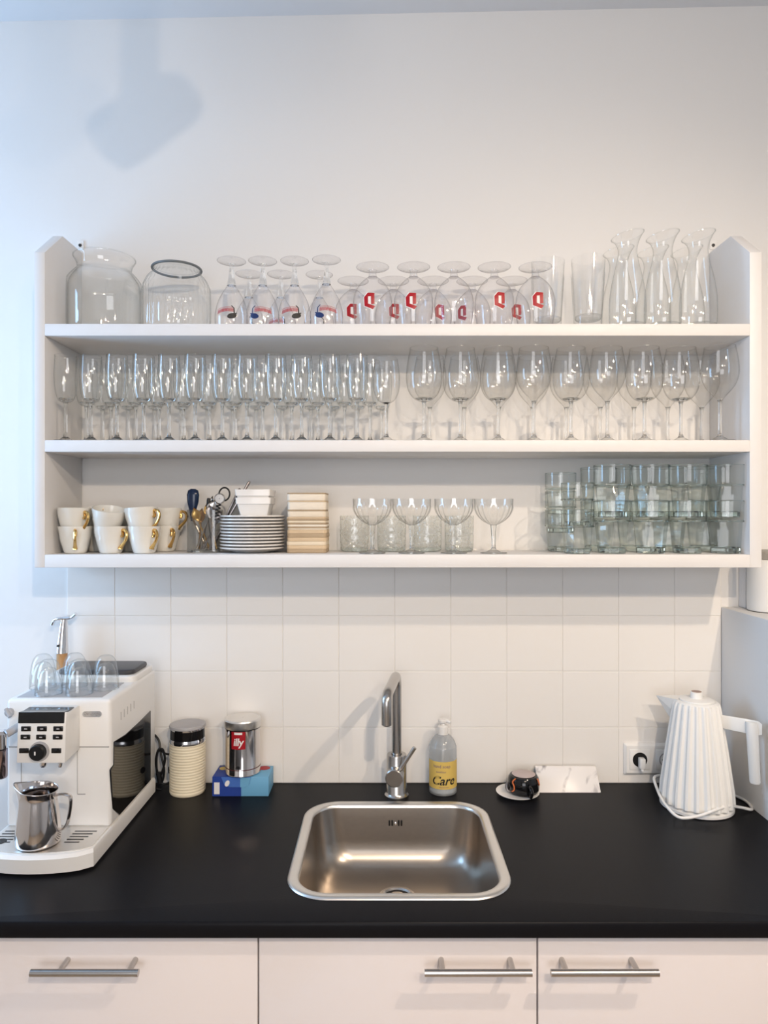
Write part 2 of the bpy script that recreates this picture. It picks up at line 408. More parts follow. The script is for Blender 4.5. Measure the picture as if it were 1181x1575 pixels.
# ------------------------------------------------------------------ wall shelf
TF = D-1.668                         # shelf depth
XI0, XI1 = PX(69, TF), PX(1153, TF)
XO0, XO1 = PX(52.5, TF), PX(1171.5, TF)
ZS = [(PZ(498, TF), PZ(516.5, TF)), (PZ(677, TF), PZ(695, TF)), (PZ(853, TF), PZ(873, TF))]
sh = thing('wall_shelf', 'long white painted wall shelf with three boards and pointed side panels', 'shelf', (0, 0, ZS[2][1]))
def sw(mb, name, m, **k):
    mb.xf(Matrix.Translation((0, 0, -ZS[2][1]))); return mb.build(name, m, sh, **k)
for a, b in ((XO0, XI0), (XI1, XO1)):
    poly = [(-.0015, ZS[2][1]), (-TF, ZS[2][1]), (-TF, PZ(388, TF)), (-.114, 2.333), (-.0015, 2.333)]
    sw(MB().prism(poly, 'x', a, b), 'side_panel', M['shelf'], bevel=.0015)
for (a, b) in ZS:
    sw(MB().box(XI0, XI1, -TF-.0012, -.0015, b, a), 'shelf_board', M['shelf'], bevel=.0018)
for px in (124, 1096):
    br = sw(MB().box(PX(px, 0)-.009, PX(px, 0)+.009, -.003, -.0008, PZ(384, 0), PZ(372, 0)+.002), 'fixing_plate', M['white_plastic'])
    MB().lathe([(.001, .0), (.0045, .0), (.004, .002), (.001, .0025)], 12).xf(Matrix.Translation((PX(px, 0), -.003, PZ(378, 0)-ZS[2][1])) @ Matrix.Rotation(PI/2, 4, 'X')).build('screw', M['screw'], br)
Z1, Z2, Z3 = ZS[0][0]+.0003, ZS[1][0]+.0003, ZS[2][0]+.0003

# ------------------------------------------------------------------ worktop, sink, cabinets
ZC = .90
TFR = D-1.231
SKX, SKW, SKT0, SKT1 = .030, .446, .128, .5715
skc, skd = -(SKT0+SKT1)/2, SKT1-SKT0
def worktop():
    bm = bmesh.new()
    outer = [(-.874, -.001), (.910, -.001), (.910, -TFR), (-.874, -TFR)]
    inner = [(p[0], p[1]) for p in rrect(SKX, skc, SKW-.03, skd-.03, .075, 0, 8)]
    es = []
    for loop in (outer, inner):
        vs = [bm.verts.new((x, y, ZC)) for x, y in loop]
        es += [bm.edges.new((vs[i], vs[(i+1) % len(vs)])) for i in range(len(vs))]
    r = bmesh.ops.triangle_fill(bm, use_beauty=True, edges=es)
    top = [g for g in r['geom'] if isinstance(g, bmesh.types.BMFace)]
    ex = bmesh.ops.extrude_face_region(bm, geom=top)
    for v in [g for g in ex['geom'] if isinstance(g, bmesh.types.BMVert)]: v.co.z -= .029
    bmesh.ops.recalc_face_normals(bm, faces=bm.faces)
    es = [e for e in bm.edges if all(abs(v.co.y+TFR) < 1e-5 for v in e.verts) and abs(e.verts[0].co.z-e.verts[1].co.z) < 1e-5]
    bmesh.ops.bevel(bm, geom=es, offset=.006, segments=4, affect='EDGES', profile=.5)
    me = bpy.data.meshes.new('worktop'); bm.to_mesh(me); bm.free()
    me.shade_smooth(); me.set_sharp_from_angle(angle=math.radians(40)); me.materials.append(M['black_top'])
    return link('worktop', me)
tag(worktop(), 'matte black laminate worktop running under the whole shelf', 'worktop')

sk = thing('sink', 'square stainless steel sink with rounded corners set in the black worktop', 'sink', (SKX, skc, ZC))
def L_(w, h, r, z): return rrect(0, 0, w, h, r, z, 10)
W_, H_ = SKW, skd
MB().loft([L_(W_, H_, .085, .0003), L_(W_-.003, H_-.003, .084, .0030), L_(W_-.012, H_-.012, .081, .0042), L_(W_-.036, H_-.036, .070, .0040), L_(W_-.044, H_-.044, .066, .0010), L_(W_-.047, H_-.047, .064, -.004)]).build('rim', M['sink_rim'], sk, angle=60)
BD = -.145
bs = MB().loft([L_(W_-.047, H_-.047, .064, -.004), L_(W_-.052, H_-.052, .066, -.03), L_(W_-.062, H_-.062, .072, BD+.065), L_(W_-.070, H_-.070, .074, BD+.044), L_(W_-.084, H_-.084, .074, BD+.027), L_(W_-.104, H_-.104, .070, BD+.014), L_(W_-.132, H_-.132, .060, BD+.006), L_(W_-.165, H_-.165, .050, BD+.0015), L_(W_-.20, H_-.20, .045, BD), L_(.10, .10, .0498, BD-.002)], cap1=True)
basin = bs.build('basin', M['steel'], sk, angle=80)
DRY = .050
dr = MB().lathe([(.044, BD-.0005), (.043, BD+.0025), (.037, BD+.0025), (.033, BD-.001), (.022, BD-.001), (.018, BD+.004), (.001, BD+.005)], 32, close_bottom=False).xf(Matrix.Translation((.0, DRY, .0)))
drain = dr.build('drain', M['tapsteel'], sk)
MB().lathe([(.033, BD-.0002), (.023, BD-.0002)], 32, close_bottom=False).xf(Matrix.Translation((0, DRY, 0))).build('drain_gap', M['black_plastic'], drain)
for k in (-.0165, -.0095, .0065, .0135):
    z = -.040
    MB().prism([(k-.0022, z-.007), (k+.0022, z-.007), (k+.0022, z+.007), (k-.0022, z+.007)], 'y', H_/2-.030, H_/2-.0245).build('overflow_slot', M['black_plastic'], basin, bevel=.0015)
MB().lathe([(.0035, 0), (.003, .002), (.001, .0026)], 12).xf(Matrix.Translation((-.0015, H_/2-.028, -.040)) @ Matrix.Rotation(PI/2, 4, 'X')).build('overflow_screw', M['chrome'], basin)

# tap
TX, TT = .0325, .088
tap = thing('tap', 'brushed steel mixer tap with bent spout behind the sink', 'tap', (TX, -TT, ZC))
MB().lathe([(.0, .0003), (.031, .0003), (.031, .005), (.028, .008), (.0255, .012), (.0255, .105), (.0245, .108), (.014, .108)], 32, close_bottom=False).build('body', M['tapsteel'], tap)
zt_ = PZ(1038, TT)-ZC
sx, sy = -.026, -.185
path = [(0, 0, .10), (0, 0, .2), (0, 0, zt_-.03)]
path += [(sx*.02, sy*.02, zt_-.016), (sx*.07, sy*.07, zt_-.004), (sx*.15, sy*.15, zt_), (sx*.5, sy*.5, zt_-.002), (sx*.85, sy*.85, zt_-.004), (sx*.95, sy*.95, zt_-.010), (sx, sy, zt_-.022), (sx, sy, zt_-.072)]
MB().tube(smooth_path(path, 5), .0125, 20).build('spout', M['tapsteel'], tap)
MB().lathe([(.0085, 0), (.0095, .003)], 16, close_bottom=True).xf(Matrix.Translation((sx, sy, zt_-.0745))).build('aerator', M['black_plastic'], tap)
vx = Vector((-.16, -1, .0)).normalized()
vz = PZ(1197, .12)-ZC
MB().tube([Vector((0, 0, vz+.004))-vx*.005, Vector((0, 0, vz+.004))+vx*.046, Vector((0, 0, vz+.004))+vx*.048], [.0225, .0225, .0205], 32).build('valve', M['tapsteel'], tap)
lp = Vector((0, 0, vz+.004))+vx*.030
MB().tube([lp+Vector((.010, 0, .012)), lp+Vector((.050, -.006, .075))], .0052, 14).build('lever', M['tapsteel'], tap)

# cabinets under the worktop
CT = D-1.255
xg = [-.7325, PX(397, CT), PX(826.5, CT), .7815]
hb = [(47, 213, 85, 195), (653, 818, 677, 788), (847, 1013, 868, 980)]
cl = ['white cabinet under the coffee machine with bar handle, leftmost of three', 'white middle cabinet below the sink, bar handle at its right', 'white cabinet below the kettle side, bar handle at its left, rightmost']
for i in range(3):
    x0, x1 = xg[i], xg[i+1]
    c = thing('base_cabinet', cl[i], 'cabinet', ((x0+x1)/2, -.3, 0), 0, 'base cabinets under the worktop')
    w = (x1-x0)/2
    sp = (skd/2-.016, )
    cb = MB()
    cb.box(-w+.0005, -w+.018, -CT+.32, .295, .10, .870).box(w-.018, w-.0005, -CT+.32, .295, .10, .870).box(-w+.018, w-.018, -CT+.32, .295, .10, .118).box(-w+.018, w-.018, .285, .295, .118, .870)
    cb.build('carcass', M['carcass'], c)
    MB().box(-w+.0005, w-.0005, -CT+.36, -CT+.376, 0-.0195, .099).build('plinth', M['carcass'], c)
    d = MB().box(-w+.0014, w-.0014, -CT+.3, -CT+.319, .105, .868).build('door', M['cab'], c, bevel=.0015)
    a, b, p, q = hb[i]; ht = D-1.218
    zc_ = PZ(1496.5, ht); cx = (x0+x1)/2
    hm = MB().tube([(PX(a, ht)-cx, -ht+.3, zc_), (PX(b, ht)-cx, -ht+.3, zc_)], .0062, 16)
    for pp in (p+4 if i else p+5, q+2):
        xx = PX(pp, ht)-cx
        hm.tube([(xx, -ht+.3, zc_), (xx, -CT+.301, zc_)], .005, 12)
    hm.build('handle', M['tapsteel'], d)

# ------------------------------------------------------------------ glassware
def glass_thing(name, cat, group, parts):
    r = thing(name, '', cat, group=group)
    for pn, mb, m, kw in parts:
        mb.build(pn, m, r, **kw)
    return r
def flip(mb, h): return mb.xf(Matrix(((1, 0, 0, 0), (0, -1, 0, 0), (0, 0, -1, h), (0, 0, 0, 1))))
K = dict(angle=50)
def stemware(foot_r, stem, bowl, seg=32, foot_h=.006, rmod=None):
    """foot disc, stem (r,z list), bowl (r,z list)"""
    z0, r0 = stem[0][1], stem[0][0]
    foot = MB().lathe([(foot_r*.985, .0002), (foot_r, .0012), (foot_r*.97, .0024), (foot_r*.55, .0042), (r0*1.5, z0-.002), (r0, z0)], seg)
    circ = lambda r, z: [(r*math.cos(a), r*math.sin(a), z) for a in [2*PI*k/seg for k in range(seg+1)]]
    foot.tube(circ(foot_r*.99, .0014), .0010, 6, caps=False)
    st = MB().lathe(smooth_prof(stem, 3), 16, close_bottom=True, close_top=True)
    bw = MB().lathe(smooth_prof(bowl, 4), seg, rmod=rmod, close_bottom=True)
    if not rmod: bw.tube(circ(bowl[-1][0], bowl[-1][1]), .0006, 6, caps=False)
    return foot, st, bw
def interp_r(prof, z):
    pr = smooth_prof(prof, 4)
    for (r1, z1), (r2, z2) in zip(pr, pr[1:]):
        if min(z1, z2) <= z <= max(z1, z2) and abs(z2-z1) > 1e-7: return r1+(r2-r1)*(z-z1)/(z2-z1)
    return pr[-1][0]
def on_bowl(polys, prof, h, a0, zc, off=.0007, sub=4):
    """flat polygons (x, y metres) laid on an inverted bowl around angle a0, height zc; quads are subdivided"""
    mb = MB()
    for q in polys:
        n = sub
        if len(q) == 4:
            a, b, c, d = [Vector((*p, 0)) for p in q]
            vs, fs = [], []
            for i in range(n+1):
                for j in range(n+1):
                    u, v = i/n, j/n
                    p = a.lerp(b, u).lerp(d.lerp(c, u), v)
                    z = zc+p.y; r = interp_r(prof, h-z)+off; an = a0+p.x/r
                    vs.append((r*math.cos(an), r*math.sin(an), z))
            for i in range(n):
                for j in range(n):
                    k = i*(n+1)+j; fs.append((k, k+n+1, k+n+2, k+1))
            mb.add(vs, fs)
        else:
            vs = []
            for p in q:
                z = zc+p[1]; r = interp_r(prof, h-z)+off; an = a0+p[0]/r
                vs.append((r*math.cos(an), r*math.sin(an), z))
            mb.add(vs, [tuple(range(len(q)))])
    return mb

# tall jars on the top board
j = thing('glass_jar', 'wide clear glass jar with flared rim, at the left end of the top shelf', 'jar', (PX(161, .108), -.108, Z1))
jp = [(.078, 0), (.088, .006), (.090, .02), (.090, .120), (.087, .136), (.076, .150), (.0665, .160), (.0655, .168), (.068, .179), (.0735, .189), (.0745, .193)]
MB().lathe(smooth_prof(jp, 4), 48).build('wall', M['g_jar'], j, **K)
MB().tube([(.0745*math.cos(a), .0745*math.sin(a), .193) for a in [2*PI*k/48 for k in range(49)]], .0016, 6, caps=False).build('rim', M['g_jar'], j)
MB().lathe([(.076, .004), (.0875, .012), (.0875, .116), (.083, .132), (.073, .147), (.064, .158)], 48).build('inner_wall', M['g_jar'], j, **K)
j = thing('glass_jar', 'ribbed glass biscuit jar with dark grey rim, second jar on the top shelf', 'jar', (PX(272, .106), -.106, Z1))
rib = lambda a, z: 1+.018*math.cos(a*32)*(1 if .01 < z < .145 else .25)
jp = [(.070, 0), (.080, .006), (.083, .02), (.083, .108), (.080, .124), (.072, .140), (.062, .152), (.0585, .160)]
MB().lathe(smooth_prof(jp, 3), 160, rmod=rib).build('wall', M['g_jar'], j, **K)
MB().tube([(.0605*math.cos(a), .0605*math.sin(a), .166) for a in [2*PI*k/48 for k in range(49)]], .0032, 8, caps=False).build('rim', M['gasket'], j)
MB().lathe([(.0585, .161), (.056, .169), (.003, .172)], 40, close_bottom=False).build('lid', M['g_jar'], j)

# beer glasses standing upside down
BH = .168
bowl_b = [(.011, .062), (.0135, .068), (.019, .076), (.027, .090), (.034, .106), (.039, .126), (.0405, .142), (.0402, .156), (.0395, BH)]
f, s, b = stemware(.035, [(.0055, .008), (.0050, .016), (.0060, .030), (.0085, .048), (.0108, .062)], bowl_b)
root = thing('tulip_beer_glass', '', 'glass', group='upturned tulip beer glasses')
flip(f, BH).build('foot', M['g_foot'], root, **K); flip(s, BH).build('stem', M['stem'], root, **K); flip(b, BH).build('bowl', M['g_beer'], root, **K)
def bird_print(a):
    """red lettering line with a dark long-necked bird, as printed on the tulip glasses"""
    red, blk = [], []
    x = -.030
    rnd = random.Random(3)
    while x < .012:
        w = rnd.uniform(.0022, .0040); y = .031+.0045*math.sin((x+.03)*55)
        red.append([(x, y-.004), (x+w*.5, y+.0052), (x+w*.5+.0010, y+.004), (x+.0010, y-.005)])
        red.append([(x+w*.5, y+.0046), (x+w, y-.004), (x+w+.0008, y-.003), (x+w*.5+.0008, y+.0058)])
        x += w*.92
    for y0 in (.0275, .0375):
        xx = [-.031+.0036*k for k in range(13)]
        for p, q in zip(xx, xx[1:]):
            ya, yb = y0+.0045*math.sin((p+.03)*55), y0+.0045*math.sin((q+.03)*55)
            red.append([(p, ya), (q, yb), (q, yb+.0009), (p, ya+.0009)])
    blk.append([(.009+.0085*math.cos(t)-.0015*math.sin(t), .0205+.0048*math.sin(t)+.0022*math.cos(t)) for t in [2*PI*k/14 for k in range(14)]])
    blk.append([(.012, .023), (.0145, .024), (.0135, .036), (.0118, .036)])
    blk.append([(.0118, .035), (.0135, .0355), (.0085, .0405), (.007, .0395)])
    blk.append([(.013, .022), (.0185, .026), (.0175, .0275), (.0125, .025)])
    blk = [[(.009+(p[0]-.009)*1.35, .0205+(p[1]-.0205)*1.3) for p in q] for q in blk]
    return red, blk
red, blk = bird_print(0)
bpm = {}
for nm, a0, bm_ in (('left', -PI/2+.02, M['black_print']), ('right', -PI/2-.12, M['blue_print'])):
    sgn = 1 if nm == 'left' else -1
    mr = [[(p[0]*sgn+(0 if sgn > 0 else .004), p[1]) for p in q] for q in red]
    mk = [[(p[0]*sgn, p[1]) for p in q] for q in blk]
    bpm[nm] = (on_bowl(mr, bowl_b, BH, a0, 0, sub=1).mesh('red_lettering', M['red_faint'], smooth=False), on_bowl(mk, bowl_b, BH, a0, 0, .0009, sub=3).mesh('bird_emblem', bm_, smooth=False))
pr = Proto(root)
tul = [(356, .162), (404, .162), (453, .162), (502, .170), (383, .068), (432, .066), (491, .064)]
tl = ['upturned tulip beer glass nearest the ribbed jar, front row', 'upturned tulip beer glass with blue bird, second in front row from ribbed jar', 'upturned tulip beer glass with black bird, third in front row', 'upturned tulip beer glass with blue bird beside the red letter glasses',
      'upturned tulip beer glass at the back, first from the ribbed jar', 'upturned tulip beer glass at the back, second from the ribbed jar', 'upturned tulip beer glass at the back, third from the ribbed jar']
tr_ = []
for (px, t), lb in zip(tul, tl): tr_.append(pr.put((PX(px, t), -t, Z1), lb, (0, 0, 0)))
for i, r in enumerate(tr_):
    if i < 4 or i == 5:
        for me in bpm['left' if i in (0, 2, 5) else 'right']: link(me.name.split('.')[0], me, r)
    else:
        link('bird_emblem', bpm['left'][1], r)

DH = .154
bowl_d = [(.012, .026), (.018, .031), (.028, .040), (.038, .053), (.0455, .070), (.0485, .088), (.0482, .106), (.0460, .126), (.0435, .142), (.0425, DH)]
f, s, b = stemware(.0405, [(.0095, .008), (.0088, .012), (.0088, .020), (.0115, .027)], bowl_d)
root = thing('goblet_beer_glass', '', 'glass', group='upturned beer goblets with a red letter')
flip(f, DH).build('foot', M['g_foot'], root, **K); flip(s, DH).build('stem', M['g_beer'], root, **K); flip(b, DH).build('bowl', M['g_beer'], root, **K)
def dq(pts): return [((x-203)/7.38/629*1.06, -(y-540)/7.38/629*1.06) for x, y in pts]
dl = [dq(q) for q in ([(145, 500), (190, 478), (190, 582), (150, 592)], [(150, 592), (190, 570), (266, 598), (240, 630)], [(145, 500), (185, 455), (222, 458), (190, 494)], [(185, 455), (258, 460), (256, 494), (188, 494)], [(220, 488), (258, 488), (258, 572), (222, 580)])]
dw = [dq(q) for q in ([(186, 486), (226, 486), (226, 584), (186, 584)], [(137, 498), (150, 490), (152, 600), (143, 600)], [(140, 592), (160, 590), (246, 622), (238, 640)], [(137, 500), (180, 446), (190, 452), (150, 504)])]
bd = interp_r(bowl_d, .09)
LOGO = (on_bowl(dw, bowl_d, DH, 0, .0, .0006, 3), on_bowl(dl, bowl_d, DH, 0, .0, .0010, 3))
pr = Proto(root)
duv = [(573, .158, 568, 463), (636, .158, 632, 463), (698, .158, None, 0), (760, .158, 768, 462), (823, .158, 827, 462), (543, .056, 541, 479), (605, .056, 606, 479), (666, .056, 676, 480), (726, .056, 711, 480), (787, .056, 794, 480)]
for i, (px, t, lx, ly) in enumerate(duv):
    lb = ('%s upturned beer goblet from the left, front row, %s' % (ORD[i], 'no letter showing' if lx is None else 'red letter')) if i < 5 else '%s upturned beer goblet from the left in the back row' % ORD[i-5]
    r = pr.put((PX(px, t), -t, Z1), lb)
    if i == 0: kids0 = True
    duv[i] = (px, t, lx, ly, r)
for px, t, lx, ly, r in duv:
    if lx is None: continue
    tt = t+.045
    a0 = -PI/2+math.asin(max(-.9, min(.9, (PX(lx, tt)-r.location.x)/.048)))
    zc = PZ(ly, tt)-Z1
    for nm, pol, m, off in (('letter_outline', dw, M['white_print'], .0006), ('red_letter', dl, M['red'], .0010)):
        on_bowl(pol, bowl_d, DH, a0, zc, off, 3).build(nm, m, r, smooth=False)

# plain tumblers, nested in pairs, beside the carafes
tp_ = [(.031, 0), (.0335, .003), (.0345, .02), (.0385, .09), (.0425, .157)]
root = glass_thing('tumbler', 'glass', 'plain tumblers on the top shelf', [('wall', MB().lathe(tp_, 36), M['g'], K), ('base', MB().lathe([(.030, .0004), (.0325, .003), (.0325, .009), (.001, .010)], 28), M['g'], K)])
pr = Proto(root)
for px, t, l in ((842, .075, 'behind the last red letter goblet'), (904, .095, 'beside the left carafe')):
    pr.put((PX(px, t), -t, Z1), 'lower plain tumbler of the nested pair '+l)
    pr.put((PX(px, t)+.001, -t, Z1+.040), 'upper plain tumbler of the nested pair '+l)

# carafes with slanted lips
cp = [(.034, 0), (.0405, .004), (.0435, .02), (.0440, .050), (.0425, .085), (.0360, .125), (.0275, .160), (.0230, .185), (.0232, .200), (.0275, .215), (.0340, .226), (.0385, .232)]
def slant(x, y, z): return z+max(0, (z-.185)/.047)**1.5*(.20*x-.03*y)
root = glass_thing('carafe', 'carafe', 'glass carafes', [('wall', MB().lathe(smooth_prof(cp, 3), 40, zfun=slant), M['g_jar'], K), ('base', MB().lathe([(.033, .0004), (.0395, .004), (.041, .010), (.001, .012)], 32), M['g_jar'], K),
      ('lip', MB().tube([(.0385*math.cos(a), .0385*math.sin(a), slant(.0385*math.cos(a), .0385*math.sin(a), .232)) for a in [2*PI*k/40 for k in range(41)]], .0012, 6, caps=False), M['g_jar'], {})])
pr = Proto(root)
for i, (px, t, l) in enumerate(((965, .155, 'front left glass carafe with slanted lip'), (1019, .155, 'front middle glass carafe with slanted lip'), (1074, .155, 'front right glass carafe with slanted lip beside the side panel'),
                   (951, .055, 'back glass carafe behind the left one'), (1004, .055, 'back glass carafe behind the middle one'), (1056, .055, 'back glass carafe behind the right one'))):
    pr.put((PX(px, t), -t, Z1), l, (0, 0, random.uniform(-.12, .12)))

# champagne flutes on the middle board
FH = .2115
f, s, b = stemware(.0285, [(.0062, .012), (.0042, .024), (.0036, .06), (.0040, .086), (.0062, .0975)], [(.0055, .097), (.012, .0985), (.0185, .104), (.0232, .118), (.0262, .140), (.0272, .165), (.0262, .19), (.0250, FH)], 28)
fb = MB().lathe([(.0050, .0975), (.0125, .1005), (.0165, .106), (.001, .1045)], 20, close_bottom=True)
root = glass_thing('champagne_flute', 'glass', 'champagne flutes on the middle shelf', [('foot', f, M['stem'], K), ('stem', s, M['stem'], K), ('bowl', b, M['g_flute'], K), ('bowl_bottom', fb, M['stem'], K)])
pr = Proto(root)
rows = [(.165, [101, 140, 180, 221, 260, 300, 342, 380, 424, 464, 507, 549], 'front row'), (.103, [133, 171, 209, 245, 283, 322, 362, 404, 449, 489, 530, 569], 'middle row'), (.042, [158, 197, 238, 279, 319, 358, 394, 434, 478, 513, 550, 587], 'back row')]
for t, xs_, nm in rows:
    for i, px in enumerate(xs_):
        t2 = t+random.uniform(-.004, .004)
        pr.put((PX(px, t2), -t2, Z2), '%s champagne flute from the left in the %s, middle shelf' % (ORD[i], nm), (0, 0, random.uniform(0, 6)))

# wine glasses
WH = .233
def wine(bowl, bb, h, fr, name, group, st):
    f, s, b = stemware(fr, st, bowl, 36)
    return glass_thing(name, 'glass', group, [('foot', f, M['g_wine'], K), ('stem', s, M['stem'], K), ('bowl', b, M['g_wine'], K), ('bowl_bottom', MB().lathe(bb, 24), M['stem'], K)])
stw = [(.0080, .012), (.0045, .022), (.0038, .06), (.0042, .092), (.0065, .1015)]
wa = Proto(wine([(.0060, .101), (.0140, .1025), (.0240, .1075), (.0345, .119), (.0415, .135), (.0443, .155), (.0440, .175), (.0410, .200), (.0370, .220), (.0345, WH)], [(.0060, .1013), (.0150, .1045), (.0215, .1085), (.001, .1072)], WH, .0355, 'wine_glass', 'wine glasses on the middle shelf', stw))
wb = Proto(wine([(.0055, .099), (.0075, .1035), (.0145, .1125), (.0250, .124), (.0350, .138), (.0420, .157), (.0435, .176), (.0415, .200), (.0380, .220), (.0355, WH)], [(.0055, .0995), (.0068, .1030), (.001, .1036)], WH, .0355, 'wine_glass', 'wine glasses on the middle shelf', stw))
wc = Proto(wine([(.0050, .093), (.0120, .0965), (.0220, .104), (.0300, .120), (.0335, .140), (.0330, .165), (.0300, .190), (.0275, .205)], [(.0050, .0935), (.0100, .0962), (.001, .0968)], .205, .031, 'wine_glass', 'wine glasses on the middle shelf', [(.0070, .012), (.0042, .022), (.0036, .06), (.0052, .0935)]))
wc.put((PX(594, .165), -.165, Z2), 'small wine glass standing between the flutes and the large wine glasses')
for i, (px, k) in enumerate([(652, wa), (708, wa), (766, wa), (821, wb), (878, wa), (934, wb), (991, wa), (1047, wa), (1107, wb)]):
    t = .152+random.uniform(-.004, .004)+(.020 if px > 1100 else 0)
    k.put((PX(px, t), -t, Z2), '%s large wine glass from the left in the front row, middle shelf' % ORD[i], (0, 0, random.uniform(0, 6)))
for i, px in enumerate([661, 714, 767, 819, 871, 923, 975, 1027, 1079]):
    t = .056+random.uniform(-.004, .004)
    wb.put((PX(px, t), -t, Z2), '%s large wine glass from the left in the back row, middle shelf' % ORD[i], (0, 0, random.uniform(0, 6)))

# bottom board: cups with gold handles
CUH = .067
cup_o = [(.0225, 0), (.0250, .0018), (.0285, .009), (.0325, .024), (.0360, .040), (.0388, .055), (.0404, CUH)]
cup_i = [(.0386, CUH+.0002), (.0368, .055), (.0335, .040), (.0298, .024), (.0255, .011), (.0200, .0065), (.001, .006)]
wob = lambda a, z: 1+.010*math.sin(2*a+z*140)+.006*math.sin(3*a-z*220)
hr = lambda z: interp_r(cup_o, z)
root = thing('coffee_cup', '', 'cup', group='white cups with gold handles')
MB().lathe(smooth_prof(cup_o, 3)+smooth_prof(cup_i, 2), 40, rmod=wob).build('body', M['ceramic'], root, angle=60)
hp = [(.0385, 0, .044), (.041, 0, .0425), (.0415, .001, .0485), (.0400, .001, .0535), (.043, 0, .0585), (.053, 0, .0555), (.0570, 0, .046), (.053, 0, .034), (.043, 0, .023), (.0355, 0, .016), (.0335, 0, .012)]
hpath = smooth_path(hp, 4)
MB().tube(hpath, [.0036 if i < len(hpath)*.75 else .0036+.0030*(i-len(hpath)*.75)/(len(hpath)*.25) for i in range(len(hpath))], 8).build('handle', M['gold'], root)
pr = Proto(root)
ct = .152
cups = [(116, ct, 0, (0, 0, -PI/2+.40), 'lower cup of the left stack, gold handle facing forward'),
        (170.5, ct, 0, (0, 0, -.50), 'lower cup of the second stack, gold handle to its right'),
        (222, ct, 0, (0, 0, -.70), 'lower front cup of the third stack, gold handle turned to front right'),
        (114, ct, .0455, (.0, .03, -.58), 'upper cup of the left stack, gold handle at its right'),
        (164, ct-.004, .0455, (.0, -.26, 2.3), 'tilted upper cup of the second stack with hidden handle'),
        (219, ct, .0455, (0, -.08, -.40), 'tilted upper cup of the third stack, gold handle at right'),
        (253, .060, 0, (0, 0, -.85), 'lower back cup beside the cutlery holder, gold handle turned forward'),
        (255, .060, .0455, (0, 0, -.1), 'upper back cup beside the cutlery holder, gold handle at right'),
        (150, .060, 0, (0, 0, 1.2), 'lower back cup hidden behind the left stacks'),
        (154, .060, .0455, (0, -.12, 1.9), 'upper back cup peeping out between the left and second stack'),
        (202, .060, 0, (0, 0, .9), 'lower back cup hidden behind the second and third stacks'),
        (202, .060, .0455, (0, 0, -.2), 'upper back cup with handle between the second and third stack')]
for px, t, dz, rot, lb in cups: pr.put((PX(px, t), -t, Z3+dz), lb, rot)

# cutlery holder with its contents
HT = .100
hx = PX(316, HT)
h = thing('cutlery_holder', 'square clear glass holder full of cutlery beside the gold handled cups', 'holder', (hx, -HT, Z3))
hw, hh = .038, .108
MB().loft([rrect(0, 0, 2*hw, 2*hw, .006, .0004), rrect(0, 0, 2*hw, 2*hw, .006, hh)]).build('wall', M['g_box'], h)
MB().loft([rrect(0, 0, 2*hw-.003, 2*hw-.003, .005, .0005), rrect(0, 0, 2*hw-.003, 2*hw-.003, .005, .007)], True, True).build('base', M['stem'], h)
def inh(px, py, dt=0): return P(px, py, HT+dt)
def spoon(p0, p1, label, m, bowl=.013, group='spoons in the glass holder'):
    r = thing('spoon', label, 'spoon', p0, group=group)
    d = p1-p0; n = d.normalized(); side = n.cross(Vector((0, 1, 0))).normalized()
    MB().tube([Vector((0, 0, 0)), d*.4, d*.75], [.0030, .0022, .0020], 8).build('handle', m, r)
    vs = [d*.72+n*k*.038+side*bowl*math.sin(PI*min(1, k*1.02+.02))*sg+Vector((0, .003*sg*0-.004*math.sin(PI*k), 0)) for k in [i/8 for i in range(9)] for sg in (-1, 0, 1)]
    vs = [v+Vector((0, (.004 if i % 3 == 1 else 0), 0)) for i, v in enumerate(vs)]
    fs = [(i*3+j, i*3+j+1, i*3+j+4, i*3+j+3) for i in range(8) for j in range(2)]
    b = MB().add(vs, fs); b.add([v+Vector((0, .0012, 0)) for v in vs], fs)
    b.build('spoon_bowl', m, r, angle=80)
fz = Z3+.0085
def floorpt(px, dt=0): v = inh(px, 848, dt); v.z = fz; return v
spoon(floorpt(303, .02), inh(330, 770, .012), 'silver spoon leaning right in the glass cutlery holder', M['spoon'])
spoon(floorpt(322, .01), inh(300, 786, .025), 'brass coloured spoon leaning left in the glass cutlery holder', M['gold'], .012)
spoon(floorpt(333, .02), inh(318, 776, -.01), 'gold spoon with round bowl upright in the glass cutlery holder', M['gold'], .011)
spoon(floorpt(309, -.015), inh(327, 762, -.015), 'thin silver spoon standing at the back of the cutlery holder', M['spoon'], .008)
spoon(floorpt(328, .026), inh(322, 781, .026), 'small dark silver spoon upright at the front of the cutlery holder', M['dark_steel'], .010)
spoon(floorpt(312, .024), inh(338, 792, .020), 'dark steel spoon leaning steeply right in the cutlery holder', M['dark_steel'], .009)
spoon(floorpt(306, .0), inh(310, 789, -.002), 'old brass spoon upright beside the blue-tinted black handle', mat('old_brass', (.42, .26, .12), .3, 1.0), .011)
sc_ = thing('ladle', 'utensil with broad black handle, blue highlight in its colour, sticking out of cutlery holder', 'utensil', floorpt(318, -.012))
b0 = inh(296, 797, -.012)-floorpt(318, -.012); b1 = inh(297, 752, -.012)-floorpt(318, -.012)
MB().tube([Vector((0, 0, 0)), b0], .003, 8).build('shaft', M['spoon'], sc_)
bl = b1-b0
MB().tube([b0-bl*.1, b0, b0+bl*.25, b0+bl*.55, b0+bl*.8, b0+bl*.95, b0+bl], [.0020, .0027, .0042, .0070, .0076, .0062, .003], 12, flat=2.1).build('grip', mat('black_plastic_blue_highlight', (.010, .022, .06), .15), sc_)  # blue highlight of the black grip is put into its base colour
kn = thing('table_knife', 'small knife with black and white handle in the cutlery holder', 'knife', floorpt(326, -.005))
k1 = inh(319, 790, -.005)-kn.location; k2 = inh(321, 766, -.005)-kn.location
